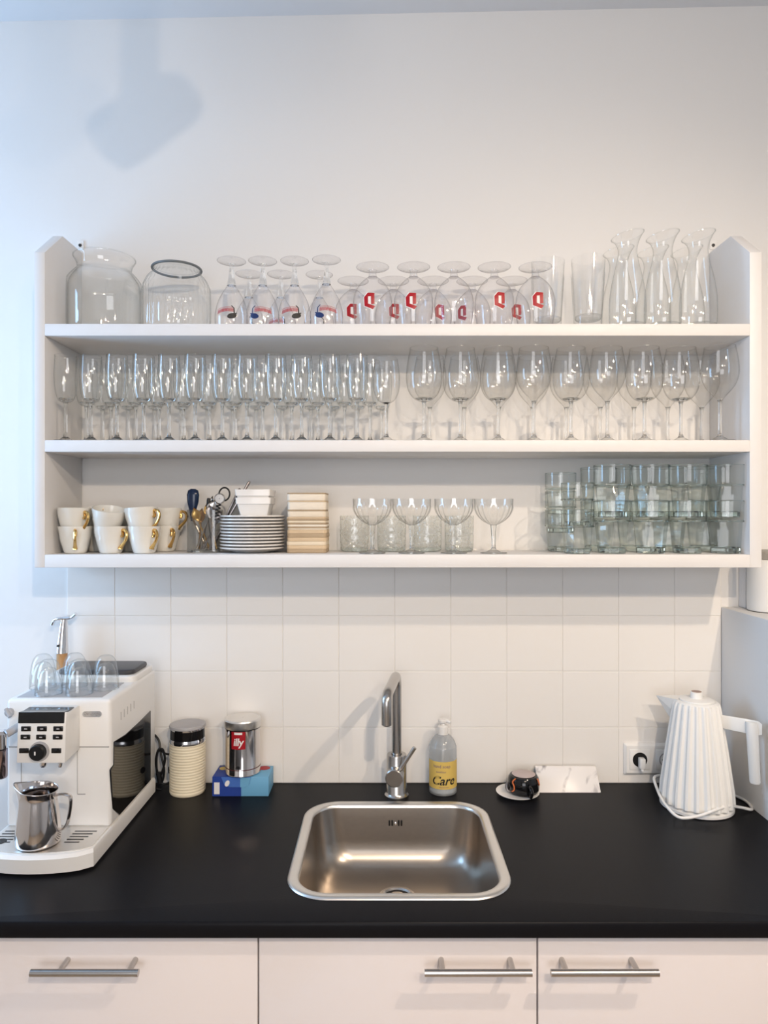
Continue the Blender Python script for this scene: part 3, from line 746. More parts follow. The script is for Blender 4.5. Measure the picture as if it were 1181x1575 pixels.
MB().tube([Vector((0, 0, 0)), k1], .0032, 8, flat=.3).build('blade', M['spoon'], kn)
MB().tube([k1, k1.lerp(k2, .9), k2], [.0045, .005, .0035], 8).build('grip', M['black_plastic'], kn)
ck = thing('corkscrew', 'steel corkscrew with black ring handle and dark spiral, in the cutlery holder', 'corkscrew', floorpt(322, .022))
c0 = Vector((0, 0, 0)); o_ = ck.location
cA, cB = inh(333, 800, .022)-o_, inh(337, 770, .022)-o_
MB().tube([c0, cA], .0022, 8).build('shaft', M['dark_steel'], ck)
ax = (cB-cA); axn = ax.normalized(); u1 = axn.cross(Vector((0, 1, 0))).normalized(); u2 = axn.cross(u1)
MB().tube([cA+ax*(i/48)+u1*.0050*math.cos(i*.75)+u2*.0050*math.sin(i*.75) for i in range(49)], .0019, 6).build('spiral', M['black_plastic'], ck)
hd = inh(338, 767, .024)-o_
MB().lathe([(.001, -.005), (.012, -.005), (.0135, -.002), (.0135, .003), (.011, .005), (.001, .005)], 24).xf(Matrix.Translation(hd) @ Matrix.Rotation(PI/2, 4, 'X')).build('head', M['spoon'], ck)
rc = inh(345, 760, .018)-o_
MB().tube([rc+Vector((.0135*math.cos(a), .002*math.sin(a), .0165*math.sin(a))) for a in [2*PI*i/28 for i in range(29)]], .0021, 8, caps=False).build('ring', M['black_plastic'], ck)
tg = thing('tongs', 'pair of long dark steel tongs leaning out of the cutlery holder', 'tongs', floorpt(324, -.022))
o_ = tg.location
for e, q in ((384, 740), (369, 751)):
    p1 = inh(e, q, -.028)-o_; nn = p1.normalized()
    MB().tube([Vector((0, 0, 0)) if e == 384 else Vector((.006, .004, 0)), p1*.6, p1*.97, p1], [.004, .0050, .0055, .003], 10, flat=.7).build('arm', M['dark_steel'], tg)

# plates and square bowls
PT = .104
px_ = PX(388.5, PT)
pst = .0080
pl = thing('plate', '', 'plate', group='stacked white plates')
MB().lathe([(.045, .0004), (.0475, .0004), (.054, .0035), (.066, .0068), (.0800, .0100), (.0815, .0112), (.0816, .0136), (.0800, .0142), (.066, .0092), (.052, .0062), (.001, .0058)], 56).build('dish', M['plate'], pl, angle=30)
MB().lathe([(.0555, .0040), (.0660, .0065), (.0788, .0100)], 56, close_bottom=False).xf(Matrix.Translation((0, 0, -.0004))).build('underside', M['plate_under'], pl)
pr = Proto(pl)
NP = 11
for i in range(NP):
    lb = 'bottom white plate of the stack' if i == 0 else 'top white plate of the stack, under the square bowls' if i == NP-1 else '%s white plate from the bottom of the stack' % ORD[i]
    pr.put((px_+random.uniform(-.0012, .0012), -PT+random.uniform(-.001, .001), Z3+i*pst), lb, (0, 0, random.uniform(0, 6)))
bz = Z3+(NP-1)*pst+.0062
sq = thing('square_bowl', '', 'bowl', group='nested square bowls')
sb = MB().loft([rrect(0, 0, .064, .064, .004, 0, 3), rrect(0, 0, .081, .081, .004, .036, 3), rrect(0, 0, .086, .086, .004, .0362, 3), rrect(0, 0, .0885, .0885, .004, .052, 3), rrect(0, 0, .0845, .0845, .004, .052, 3), rrect(0, 0, .060, .060, .003, .006, 3)], True, True)
sb.build('body', M['plate'], sq, angle=30)
pr = Proto(sq)
pr.put((PX(393.5, PT), -PT, bz), 'lower white square bowl standing on the plates', (0, 0, .02))
pr.put((PX(393.5, PT), -PT, bz+.0205), 'upper white square bowl nested in the lower one', (0, 0, -.01))

# stack of card boxes / coasters
KT = .100
ths = [.008]*6+[.0032, .0032, .0045, .0032, .0048, .0036, .0040]+[.0118, .0030, .0160, .0030, .0135, .0028]
z = Z3
tot = sum(ths); sc2 = .1505/tot
wds = []
for i, th in enumerate(ths):
    th *= sc2
    w = .0495+(random.uniform(-.0012, .0012) if 5 < i < 13 else 0)-(.0012 if i > 12 else 0)
    cx = PX(474.5, KT)+random.uniform(-.0008, .0008)
    o = rbox(-w, w, -.048, .048, .0002, th-.0001, .009, 4, edge=min(.0008, th*.25)).build('wooden_coaster', M['card%d' % ([3, 1, 0, 1, 3, 1, 2, 3, 4, 3, 0, 3, 1, 2, 3, 4, 1, 4, 3][i])], None, angle=30)
    o.location = (cx, -KT, z); o.rotation_euler = (0, 0, random.uniform(-.01, .01))
    tag(o, 'bottom beige wooden coaster of the stack beside the plates' if i == 0 else 'top beige wooden coaster of the stack beside the plates' if i == len(ths)-1 else '%s beige wooden coaster from the %s of the stack' % ((ORD[i], 'bottom') if i < 10 else (ORD[len(ths)-1-i], 'top')), 'coaster', 'stacked wooden coasters')
    z += th

# coupes
QH = .135
crib = lambda a, z: 1+(.034*math.cos(a*18) if z < .112 else .034*math.cos(a*18)*max(0, 1-(z-.112)/.008))
f, s, b = stemware(.0325, [(.0070, .010), (.0050, .016), (.0055, .04), (.0075, .066), (.0080, .0705)], [(.0080, .0700), (.0150, .0735), (.0270, .0810), (.0375, .0915), (.0440, .1025), (.0470, .1130), (.0478, .1250), (.0482, QH)], 108, rmod=crib)
root = glass_thing('coupe_glass', 'glass', 'champagne coupes on the bottom shelf', [('foot', f, M['g_coupe'], K), ('stem', s, M['stem'], K), ('bowl', b, M['g_coupe'], K)])
pr = Proto(root)
for i, (px, t) in enumerate(((572.5, .160), (633, .156), (698, .158), (759, .158))):
    pr.put((PX(px, t), -t, Z3), '%s champagne coupe from the left with cut ribs, bottom shelf' % ORD[i], (0, 0, i))
# etched tumblers behind them
root = glass_thing('etched_tumbler', 'glass', 'etched tumblers behind the coupes', [('wall', MB().lathe([(.034, .001), (.0365, .004), (.0375, .03), (.0378, .06), (.0378, .093)], 36), M['g_etch'], K), ('base', MB().lathe([(.0335, .0005), (.0355, .003), (.0355, .010), (.001, .011)], 28), M['stem_g'], K)])
pr = Proto(root)
for i, px in enumerate((545, 602, 657, 706)):
    t = .058
    pr.put((PX(px, t), -t, Z3), '%s short etched tumbler from the left behind the coupes' % ORD[i], (0, 0, i*1.3))

# stacked facetted tumblers
def facet(n, zlim, amt=1.0):
    def g(a, z):
        if z > zlim: return 1
        w = 2*PI/n; b = (a % w)-w/2
        return (math.cos(PI/n)/math.cos(b))*(1-amt)+amt*math.cos(PI/n)/math.cos(b) if True else 1
    return g
def stack_tumbler(h, rt, rb, name, group):
    zl = h*.60
    o = [(rb*.97, .0005), (rb, .002), (rb*1.02, h*.10), (rb+(rt-rb)*.45, h*.42), (rb+(rt-rb)*.62, zl-.001)]
    o2 = [(rb+(rt-rb)*.86, zl+.006), (rb+(rt-rb)*.92, zl+.012), (rt*.985, h*.9), (rt, h)]
    wall = MB().lathe(o+o2, 72, rmod=facet(9, zl))
    inner = MB().lathe([(rb*.86, h*.13), (rb+(rt-rb)*.28, h*.42), (rb+(rt-rb)*.52, zl), (rb+(rt-rb)*.80, zl+.008), (rt*.96, h*.92), (rt*.985, h)], 40)
    rl = rb+(rt-rb)*.80
    ring = lambda r, z, w: MB().tube([(r*math.cos(a), r*math.sin(a), z) for a in [2*PI*k/40 for k in range(41)]], w, 7, caps=False)
    base = MB().lathe([(rb*.95, .0008), (rb*.985, .003), (rb*.985, h*.10), (rb*.85, h*.125), (.001, h*.12)], 45, rmod=facet(9, 1))
    return glass_thing(name, 'glass', group, [('wall', wall, M['g_tum'], dict(angle=25)), ('ledge', ring(rl, zl+.002, .0022), M['stem_g'], {}), ('rim', ring(rt-.0012, h-.0005, .0010), M['stem_g'], {}), ('base', base, M['stem_g'], dict(angle=25))])
big = Proto(stack_tumbler(.130, .0455, .0345, 'facetted_tumbler', 'large stacked facetted tumblers'))
small = Proto(stack_tumbler(.108, .0400, .0325, 'facetted_tumbler', 'small stacked facetted tumblers'))
for i, px in enumerate((941, 1000, 1057, 1115)):
    t = .150
    for k, nm in enumerate(('lower', 'upper')):
        big.put((PX(px, t)+.0008*k, -t, Z3+k*.0885), '%s large tumbler in the %s front stack from the left' % (nm, ORD[i]), (0, 0, .3*i+.35*k))
for i, px in enumerate((920, 974, 1028, 1082)):
    t = .052
    for k, nm in enumerate(('lower', 'upper')):
        big.put((PX(px, t), -t, Z3+k*.0885), '%s large tumbler in the %s back stack from the left' % (nm, ORD[i]), (0, 0, .5*i))
for k, nm in enumerate(('lower', 'upper')):
    small.put((PX(888, .160), -.160, Z3+k*.0660), '%s small tumbler in the low front stack left of the large ones' % nm, (0, 0, .2*k))
for k, nm in enumerate(('bottom', 'middle', 'top')):
    small.put((PX(862, .060), -.060, Z3+k*.0480), '%s small tumbler in the leftmost stack at the back' % nm, (0, 0, .3*k))

# ------------------------------------------------------------------ coffee machine
MX0, MX1, MTF, MTB, MZT = -.826, -.597, .360, .062, 1.2215
cmx = (MX0+MX1)/2
cmach = thing('coffee_machine', 'white bean to cup coffee machine with black control knob at the left', 'coffee machine', (cmx, -.25, ZC))
def cmb(mb, name, m, parent=None, **k):
    mb.xf(Matrix.Translation((-cmx, .25, -ZC))); return mb.build(name, m, parent or cmach, **k)
body = cmb(MB().box(MX0, MX1, -MTF, -MTB, .942, MZT), 'body', M['white_plastic'], bevel=.009, bseg=3)
# base with bowed front and drip tray
def bow(off, t_side, t_front, x0, x1, z, n=10):
    pts = [(x0+off, -.075, z), (x0+off, -t_side+off, z)]
    for k in range(1, n):
        u = k/n; pts.append((x0+off+(x1-x0-2*off)*u, -(t_side+(t_front-t_side)*math.sin(PI*u)**.55)+off, z))
    pts += [(x1-off, -t_side+off, z), (x1-off, -.075, z)]
    return pts
bx0, bx1 = MX0-.004, MX1+.004
cmb(MB().loft([bow(.006, .452, .484, bx0, bx1, .9005), bow(.001, .458, .490, bx0, bx1, .906), bow(0, .460, .493, bx0, bx1, .936), bow(.003, .457, .490, bx0, bx1, .942)], True, True), 'base', M['white_plastic'], angle=35)
tray = cmb(MB().loft([[p for p in bow(.008, .455, .487, bx0, bx1, z)] for z in (.9415, .9440)], True, True), 'drip_tray', M['sink_rim'], angle=35)
def slot(x0, x1, t):
    cmb(MB().box(x0, x1, -t-.0018, -t+.0018, .9436, .9444), 'slot', M['black_plastic'], tray)
for k in range(5):
    t = .383+.0125*k
    slot(-.665, -.618+(-.004*k), t); slot(-.815, -.778, t)
cmb(MB().lathe([(.013, .9436), (.013, .9446), (.001, .9446)], 20).xf(Matrix.Translation((-.800, -.43, 0))), 'float_hole', M['black_plastic'], tray)
# top: cup tray and raised rear part with dark lid
cmb(MB().box(MX0+.016, MX1-.026, -.345, -.212, MZT-.002, MZT+.0012), 'cup_tray', M['grey_plastic'], bevel=.001)
cmb(rbox(MX0+.004, MX1-.003, -.205, -MTB-.001, MZT-.004, MZT+.014, .02, 5, .004), 'rear_top', M['white_plastic'], angle=50)
cmb(rbox(MX0+.03, MX1-.012, -.192, -.080, MZT+.0135, MZT+.0255, .018, 5, .004), 'lid', M['dark_lid'], angle=50)
# front panel joints
for (x0, x1, z0, z1) in ((MX0+.006, MX1-.004, PZ(1149.5, MTF), PZ(1148, MTF)), (-.6705, -.6695, PZ(1221, MTF), PZ(1149, MTF)), (-.6700, MX1-.0555, PZ(1222, MTF), PZ(1220.8, MTF)), (-.7935, -.7925, .95, PZ(1149, MTF))):
    cmb(MB().box(x0, x1, -MTF-.0006, -MTF+.001, z0, z1), 'panel_joint', M['groove'], body)
# black bean window on the right side
def side_pt(px, py):
    d = -MX1*F/(CX-px); return (-(D-d), CZ-(py-CY)*d/F)
sp = [side_pt(*p) for p in ((231, 1093), (212, 1112), (192, 1130), (174.5, 1141), (174, 1176), (169.5, 1184), (173, 1244), (183, 1254), (231, 1200))]
cmb(MB().prism(sp, 'x', MX1-.002, MX1+.0016), 'side_window', M['black_gloss'], bevel=.0008, bseg=1)
for k in range(5):
    a = side_pt(186+5*k, 1095-4.2*k); cmb(MB().box(MX1-.001, MX1+.0005, a[0]-.0008, a[0]+.0008, a[1]-.018, a[1]), 'vent_slit', M['groove'], body)
# control panel
ctf = D-1.448
cx0, cx1 = PX(26.5, ctf), PX(101, ctf)
zb, zm, zk, ztp = PZ(1173, ctf), PZ(1112.5, ctf), PZ(1096, ctf), PZ(1088, MTF+.02)
prof = [(-MTF+.002, zb+.006), (-ctf-.004, zb), (-ctf+.001, zm), (-ctf+.004, zk), (-ctf+.022, ztp-.002), (-MTF+.002, ztp)]
pan = cmb(MB().prism(prof, 'x', cx0, cx1), 'control_panel', M['white_plastic'], bevel=.0025)
prf2 = [(-ctf-.0004, zm), (-ctf+.003-.0012, zk+.0005), (-ctf+.0215, ztp+.0004), (-MTF-.02, ztp+.0012), (-MTF-.02, ztp-.004), (-ctf+.022, ztp-.005), (-ctf+.006, zm)]
cmb(MB().prism(prf2, 'x', cx0+.0015, cx1-.0035), 'display', M['black_gloss'], pan, bevel=.0006, bseg=1)
def panel_y(z): return -ctf-.004+(z-zb)/(zm-zb)*.005
def onpanel(px, py): 
    z = PZ(py, ctf); return PX(px, ctf), panel_y(z), z
for (px, py) in ((40, 1121), (64.5, 1121), (89.5, 1121), (39.5, 1133.5), (63.5, 1133.5), (89, 1133.5), (38, 1154), (87.5, 1154)):
    x, y, z = onpanel(px, py)
    bt = cmb(MB().box(x-.0102, x+.0102, y-.0016, y+.002, z-.0052, z+.0052), 'button', M['black_gloss'], pan, bevel=.0012)
    if py < 1150: cmb(MB().box(x-.003, x+.003, y-.00185, y-.0015, z-.0012, z+.0012), 'button_symbol', M['grey_plastic'], pan)
x, y, z = onpanel(62, 1155)
cmb(MB().tube([(x, y+.001, z), (x, y-.002, z)], .0205, 32).add(*(lambda q: (q.v, q.f))(MB().tube([(x, y, z), (x, y-.0025, z)], .0185, 32))), 'dial_ring', M['grey_plastic'], pan)
cmb(MB().tube([(x-.001, y, z), (x-.001, y-.012, z), (x-.001, y-.0135, z)], [.0168, .0160, .0145], 32), 'dial', M['black_plastic'], pan)
cmb(MB().box(x-.005, x-.002, y-.0142, y-.0130, z-.004, z+.004), 'dial_symbol', M['white_print'], pan, bevel=.0006, bseg=1)
# coffee spouts below the panel
for dx, r_ in ((-.012, .0085), (.024, .0055)):
    q = Vector((PX(68, ctf)+dx, -ctf+.022, zb))
    cmb(MB().tube([q+Vector((0, 0, .012)), q+Vector((0, 0, -.004)), q+Vector((0, -.002, -.012)), q+Vector((0, -.003, -.017))], [r_, r_, r_*.9, r_*.55], 14), 'coffee_spout', M['chrome'])
# steam wand with its joint and knob at the left
wx, wt = PX(-1, .44), .44
cmb(MB().tube([(wx, -wt, PZ(1196, wt)), (wx, -wt, PZ(1194, wt)), (wx, -wt, PZ(1152, wt))], [.014, .0158, .0158], 24), 'wand_sleeve', mat('plum_chrome', (.45, .38, .40), .14, 1.0))
cmb(MB().tube([(wx, -wt, PZ(1151, wt)), (wx, -wt, PZ(1150, wt)), (wx, -wt, PZ(1128, wt)), (wx, -wt, PZ(1124, wt))], [.0145, .0165, .0165, .012], 24), 'wand_head', M['chrome'])
cmb(MB().tube(smooth_path([(wx, -wt, PZ(1134, wt)), (wx+.012, -wt+.01, PZ(1130, wt)), (wx+.016, -wt+.04, PZ(1128, wt)), (wx+.014, -MTF+.003, PZ(1128, wt))], 4), .0085, 12), 'wand_arm', M['grey_plastic'])
kx, kz = PX(12, MTF+.01), PZ(1097, MTF+.01)
cmb(MB().tube([(kx, -MTF+.002, kz), (kx, -MTF-.008, kz), (kx, -MTF-.010, kz)], [.009, .009, .007], 16).add(*(lambda q: (q.v, q.f))(MB().tube([(kx-.006, -MTF-.006, kz+.008), (kx+.007, -MTF-.014, kz-.007)], .0045, 10))), 'hot_water_connector', M['grey_plastic'])
# badge
bxx, bzz = PX(142, MTF), PZ(1098, MTF)
bdg = cmb(MB().prism([(p[0], p[1]) for p in rrect(bxx, bzz, .042, .0125, .006, 0, 5)], 'y', -MTF-.0016, -MTF+.001), 'badge', M['chrome'], angle=30)
tv, tf_ = text_data("De'Longhi", .0085)
cmb(MB().add([(bxx+v.x, -MTF-.0019, bzz+v.y) for v in tv], tf_), 'badge_lettering', M['groove'], bdg, smooth=False)

# cups on the machine: double walled espresso glasses, upside down
eo = [(.0290, 0), (.0288, .010), (.0275, .030), (.0250, .050), (.0205, .066), (.0130, .0755), (.0050, .0775), (.0006, .0778)]
ei = [(.0275, .0008), (.0268, .012), (.0240, .030), (.0200, .044), (.0140, .055), (.0060, .059), (.0006, .0595)]
root = glass_thing('espresso_glass', 'glass', 'upturned espresso glasses on the coffee machine', [('outer_wall', MB().lathe(smooth_prof(eo, 3), 32, close_bottom=False), M['g_jar'], K), ('inner_wall', MB().lathe(smooth_prof(ei, 3), 32, close_bottom=False), M['g_jar'], K),
       ('rim', MB().tube([(.0282*math.cos(a), .0282*math.sin(a), .0012) for a in [2*PI*k/32 for k in range(33)]], .0011, 6, caps=False), M['stem'], {})])
pr = Proto(root)
for px, py, l in ((75, 1071, 'upturned double walled espresso glass, front left on the coffee machine'), (122, 1071, 'upturned double walled espresso glass, front middle on the coffee machine'), (66, 1061, 'upturned double walled espresso glass, back left on the coffee machine'),
                  (115, 1059, 'upturned double walled espresso glass, back middle on the coffee machine'), (163, 1063, 'upturned double walled espresso glass, rightmost on the coffee machine')):
    zz = MZT+.0015; d = (CZ-zz)*F/(py-4-CY); 
    pr.put(((px-CX)*d/F, -(D-d), zz), l)

# milk pitcher on the drip tray
MT = D-1.438
mp = thing('milk_pitcher', 'polished stainless steel milk pitcher on the drip tray', 'pitcher', (PX(59, MT), -MT, .9447))
pp = [(.0385, 0), (.0430, .003), (.0442, .011), (.0430, .035), (.0395, .066), (.0360, .090), (.0352, .098), (.0365, .106), (.0385, .114)]
def lip(a): 
    d = abs((a-PI*1.02+PI) % (2*PI)-PI); return max(0, 1-d/.75)**1.5
pm = MB()
pr2 = smooth_prof(pp, 3)
pm.lathe(pr2, 48, rmod=lambda a, z: 1+(lip(a)*.34*max(0, (z-.07)/.042) if z > .07 else 0), zfun=lambda x, y, z: z+(.008*max(0, -x/.045)**2-.006*max(0, x/.045))*max(0, (z-.09)/.022) if z > .09 else z)
pb = pm.mesh('jug', M['pitcher'], angle=60)
jo = link('jug', pb, mp); so = jo.modifiers.new('thickness', 'SOLIDIFY'); so.thickness = .001; so.offset = -1
hpp = smooth_path([(.034, 0, .0985), (.048, 0, .1010), (.062, -.002, .1005), (.0685, -.003, .094), (.0675, -.003, .070), (.062, -.002, .044), (.052, 0, .030), (.0415, 0, .024)], 4)
MB().tube(hpp, .0058, 10, flat=.45).build('handle', M['pitcher'], mp)

# chrome headed stick standing behind the machine
STT = .042
sx0 = PX(95.5, STT)
st = thing('squeegee_stick', 'wooden stick with chrome T shaped head standing behind the coffee machine', 'tool', (sx0, -STT, ZC+.0003))
zz = lambda py: PZ(py, STT)-ZC
MB().tube([(0, 0, 0), (0, 0, zz(1003))], .0135, 16).build('stick', M['wood'], st)
MB().tube([(0, 0, zz(1004)), (0, 0, zz(998)), (.003, 0, zz(970)), (.005, 0, zz(955)), (.006, 0, zz(950))], [.0165, .0158, .0120, .0098, .0085], 20).build('socket', M['chrome'], st)
MB().tube(smooth_path([(-.026, 0, zz(961)), (-.018, 0, zz(953)), (.006, -.002, zz(951)), (.024, 0, zz(950)), (.036, 0, zz(944))], 4), .0085, 12, flat=.55).build('cross_bar', M['chrome'], st)
MB().tube([(-.003, -.013, zz(992)), (-.003, -.0175, zz(992))], .0035, 10).build('screw', M['screw'], st)

# milk frother
FT = .058
fr = thing('milk_frother', 'cream ribbed milk frother with dark lid beside the coffee machine', 'milk frother', (PX(288.5, FT), -FT, ZC+.0003))
prof = [(.0440, 0), (.0455, .003)]
for k in range(17):
    z0 = .004+k*.0072
    prof += [(.0460, z0+.0012), (.0460, z0+.0046), (.0451, z0+.0058), (.0451, z0+.0066)]
zq = .004+17*.0072
prof += [(.0460, zq+.001), (.0460, zq+.004)]
MB().lathe(prof, 48, close_top=True).build('body', M['cream'], fr, angle=50)
MB().lathe([(.0452, zq+.004), (.0456, zq+.006), (.0456, zq+.012), (.0440, zq+.015), (.0432, zq+.040), (.0432, zq+.043)], 48, close_top=True).build('collar', M['chrome'], fr)
MB().lathe([(.0443, zq+.016), (.0436, zq+.039)], 48, close_bottom=False).xf(Matrix.Translation((0, 0, 0))).build('dark_band', M['black_gloss'], fr)
MB().lathe([(.0440, zq+.043), (.0462, zq+.044), (.0468, zq+.047), (.0455, zq+.0505), (.0380, zq+.052), (.0370, zq+.0515), (.001, zq+.0515)], 48).build('lid', M['grey_plastic'], fr)
MB().tube([(-.0455, -.008, .058), (-.0475, -.009, .058)], .0085, 16).build('button', M['black_plastic'], fr)
fo = fr.location
def fp(px, py, t): return P(px+1.5, py, min(t, .048))-fo
cord = smooth_path([fp(264, 1160, .05), fp(252, 1159, .045), fp(243, 1152, .06), fp(238, 1172, .075), fp(244, 1195, .07), fp(252, 1170, .06), fp(248, 1152, .05), fp(240, 1160, .05), fp(240, 1190, .06), fp(246, 1205, .075), fp(251, 1186, .06), fp(246, 1160, .04), fp(243, 1140, .03), fp(236, 1130, .03)], 5)
cord2 = smooth_path([fp(262, 1202, .06), fp(252, 1206, .06), fp(243, 1203, .07), fp(239, 1212, .085), fp(247, 1214, .08)], 5)
MB().tube(cord, .0030, 8).tube(cord2, .0030, 8).tube([fp(242, 1188, .072), fp(245, 1204, .072)], .0075, 8).build('cord', M['black_plastic'], fr)

# blue carton with coffee tin on top
BXT0, BXT1 = .013, .092
bx_a, bx_b = PX(327, BXT1), PX(413, BXT1)
bc = (bx_a+bx_b)/2; bw = (bx_b-bx_a)/2; by = -(BXT0+BXT1)/2; bhf = (BXT1-BXT0)/2; bh = .050
bo = thing('tissue_carton', 'dark and light blue cardboard carton lying under the coffee tin', 'carton', (bc, by, ZC+.0003))
MB().box(-bw, bw, -bhf, bhf, 0, bh).build('carton', M['lightblue'], bo, bevel=.001)
MB().box(-bw-.0006, .0015, -bhf-.0006, -bhf+.0002, .0005, bh).build('dark_panel', M['blue'], bo)
MB().box(-bw-.0008, -bw, -bhf-.0004, bhf, .0005, bh).build('end_panel', M['blue'], bo)
MB().box(-bw, -.01, -bhf, bhf, bh+.0002, bh+.0008).build('top_panel', M['blue'], bo)
MB().box(-bw+.004, -bw+.018, -bhf-.0012, -bhf-.0005, .006, .036).build('label_panel', M['white_print'], bo)
fl = [(-.050, bh), (.028, bh), (.022, .030), (.010, .024), (-.028, .024), (-.042, .030)]
MB().prism(fl[:], 'y', -bhf-.0020, -bhf-.0008).build('flap', mat('mid_blue_card', (.06, .16, .52), .45), bo, bevel=.0005, bseg=1)
MB().prism([(-.0005, bh-.001), (.027, bh-.001), (.0215, .030), (.010, .0245), (-.0005, .0242)], 'y', -bhf-.0024, -bhf-.0021).build('flap_light_half', M['lightblue'], bo)
MB().prism([(-.034+.006*math.cos(a)+.002*math.sin(a), .034+.008*math.sin(a)) for a in [2*PI*k/12 for k in range(12)]], 'y', -bhf-.0026, -bhf-.0021).build('drop_print', M['white_print'], bo)
MB().prism([(.050+.016*math.cos(a), .022+.014*math.sin(a)) for a in [2*PI*k/14 for k in range(14)]], 'z', bh+.0002, bh+.0008).build('red_print', M['red'], bo)
MB().prism([(-.056+.012*math.cos(a), .018+.012*math.sin(a)) for a in [2*PI*k/14 for k in range(14)]], 'z', bh+.0009, bh+.0014).build('yellow_print', M['yellow_label'], bo)
TT2 = .0565
tn = thing('coffee_tin', 'silver coffee tin with red square label on the blue carton', 'tin', (PX(373.5, TT2), -TT2, ZC+.0003+bh+.0016))
R = .0462
MB().lathe([(.0445, 0), (R, .001), (R, .003), (R-.0008, .0045), (R-.0008, .119), (R, .120), (R, .122), (R-.003, .124)], 48, close_top=True).build('can', M['pitcher'], tn)
MB().lathe([(R+.0008, .1195), (R+.0014, .121), (R+.0014, .138), (R, .1412), (R-.003, .1425), (R-.005, .1415), (.001, .1415)], 48, close_bottom=False).build('lid', M['sink_rim'], tn, angle=22)
MB().lathe([(R-.0002, .1170), (R-.0002, .1192)], 48, close_bottom=False).build('dark_line', M['black_plastic'], tn)
MB().lathe([(R-.0002, .0165), (R-.0002, .0185)], 48, close_bottom=False).build('red_line', mat('dark_red_line', (.09, .01, .012), .4), tn)
a0 = -PI/2-.06
def band(w, z0, z1, rr, a, n=8): 
    vs = wrap([(-w/2+w*k/n, y) for k in range(n+1) for y in (z0, z1)], rr, a, 0)
    return MB().add(vs, [(2*k, 2*k+2, 2*k+3, 2*k+1) for k in range(n)])
lab = band(.037, .072, .1165, R+.0003, a0).build('red_label', M['red'], tn)
tv, tf_ = text_data('illy', .027, .12, .92, .0005)
MB().add(wrap(tv, R+.0007, a0, .090), tf_).build('lettering', M['white_print'], lab, smooth=False)
band(.021, .1095, .1155, R+.0007, a0).build('small_label', M['white_print'], lab)
band(.016, .020, .0715, R+.0003, a0).build('seal_strip', M['dark_steel'], tn)
MB().add(wrap([(.0045*math.cos(a), .0045*math.sin(a)) for a in [2*PI*k/12 for k in range(12)]], R+.0007, a0, .0255), [tuple(range(12))]).build('seal_hole', M['black_print'], tn)

# soap bottle
ST = .058
so_ = thing('soap_bottle', 'clear pump bottle of hand soap with yellow label right of the tap', 'soap bottle', (PX(681, ST), -ST, ZC+.0003))
SR = .0362
MB().lathe(smooth_prof([(.030, 0), (.0350, .003), (SR, .010), (SR, .108), (.0345, .122), (.0290, .136), (.0200, .146), (.0125, .150), (.0120, .156)], 3), 40).build('bottle', M['g_bottle'], so_, **K)
MB().lathe([(.030, .0015), (.0345, .005), (.0350, .010), (.0350, .026)], 40, close_top=True).build('soap', M['soap'], so_)
MB().tube([(0, 0, .012), (0, 0, .15)], .0028, 8).build('dip_tube', M['white_plastic'], so_)
sl = band(.104, .018, .0885, SR+.0004, -PI/2, 24).build('label', M['yellow_label'], so_)
for txt, size, z, sh_, x0 in (('Care', .0320, .039, .30, -.003), ('hand soap', .0115, .0765, 0, -.006), ('soothing', .0075, .0625, 0, -.008), ('natural balm', .0052, .0235, 0, .0)):
    tv, tf_ = text_data(txt, size, sh_, bold=size*.018)
    MB().add(wrap([(v.x+x0, v.y) for v in tv], SR+.0008, -PI/2, z), tf_).build('lettering', M['black_print'] if size > .02 else M['brown'], sl, smooth=False)
MB().lathe([(.0135, .150), (.0140, .152), (.0135, .170), (.0105, .173), (.006, .174)], 24, close_top=True).build('pump_collar', M['white_plastic'], so_)
MB().lathe([(.0060, .173), (.0060, .180), (.0125, .1825), (.0125, .187), (.0100, .1895)], 24, close_top=True).build('pump_head', M['white_plastic'], so_)
MB().tube([(0, 0, .184), (.012, -.008, .186), (.019, -.013, .183)], [.0055, .005, .004], 10).build('nozzle', M['white_plastic'], so_)

# saucer with black pot on it, marble slab leaning on the wall
ST2 = .082
sau = thing('saucer', 'small white saucer under the black pot', 'saucer', (PX(796, ST2), -ST2, ZC+.0003))
MB().lathe([(.034, 0), (.036, 0), (.0420, .004), (.0545, .0085), (.0555, .0098), (.0540, .0102), (.040, .0062), (.001, .0045)], 44).build('dish', M['plate'], sau, angle=40)
PT2 = .080
pot = thing('black_pot', 'small round black pot with pale top and orange streaks on saucer', 'pot', (PX(805, PT2), -PT2, ZC+.0068))
MB().lathe([(.030, 0), (.0365, .003), (.0405, .012), (.0410, .026), (.0385, .040), (.0345, .045), (.030, .046), (.001, .046)], 40).build('body', M['black_gloss'], pot)
MB().lathe([(.0285, .0462), (.0300, .0475), (.0270, .0488), (.001, .0484)], 36).build('top_disc', mat('pinkish_disc', (.52, .42, .40), .4), pot)
MB().tube(smooth_path([(-.026, -.028, .045), (-.033, -.026, .036), (-.030, -.030, .026), (-.030, -.029, .016), (-.034, -.022, .010)], 4), .0016, 6).tube(smooth_path([(.030, -.026, .044), (.034, -.026, .034), (.036, -.022, .026)], 4), .0016, 6).build('orange_streak', M['orange'], pot)
MB().tube(smooth_path([(.006, -.037, .030), (.008, -.052, .028), (.009, -.058, .018), (.008, -.050, .007), (.006, -.038, .008)], 4), .005, 10).build('handle', M['black_gloss'], pot)
MB().tube(smooth_path([(-.036, .0, .026), (-.044, -.006, .020), (-.043, -.010, .010), (-.036, -.010, .007)], 4), .0045, 8).build('side_lug', M['dark_steel'], pot)
mb_t0, mb_t1 = .070, .022
zb_, zt2 = ZC+.0004, PZ(1178, .022)
xl, xr = PX(829, mb_t0), PX(924.5, mb_t0)
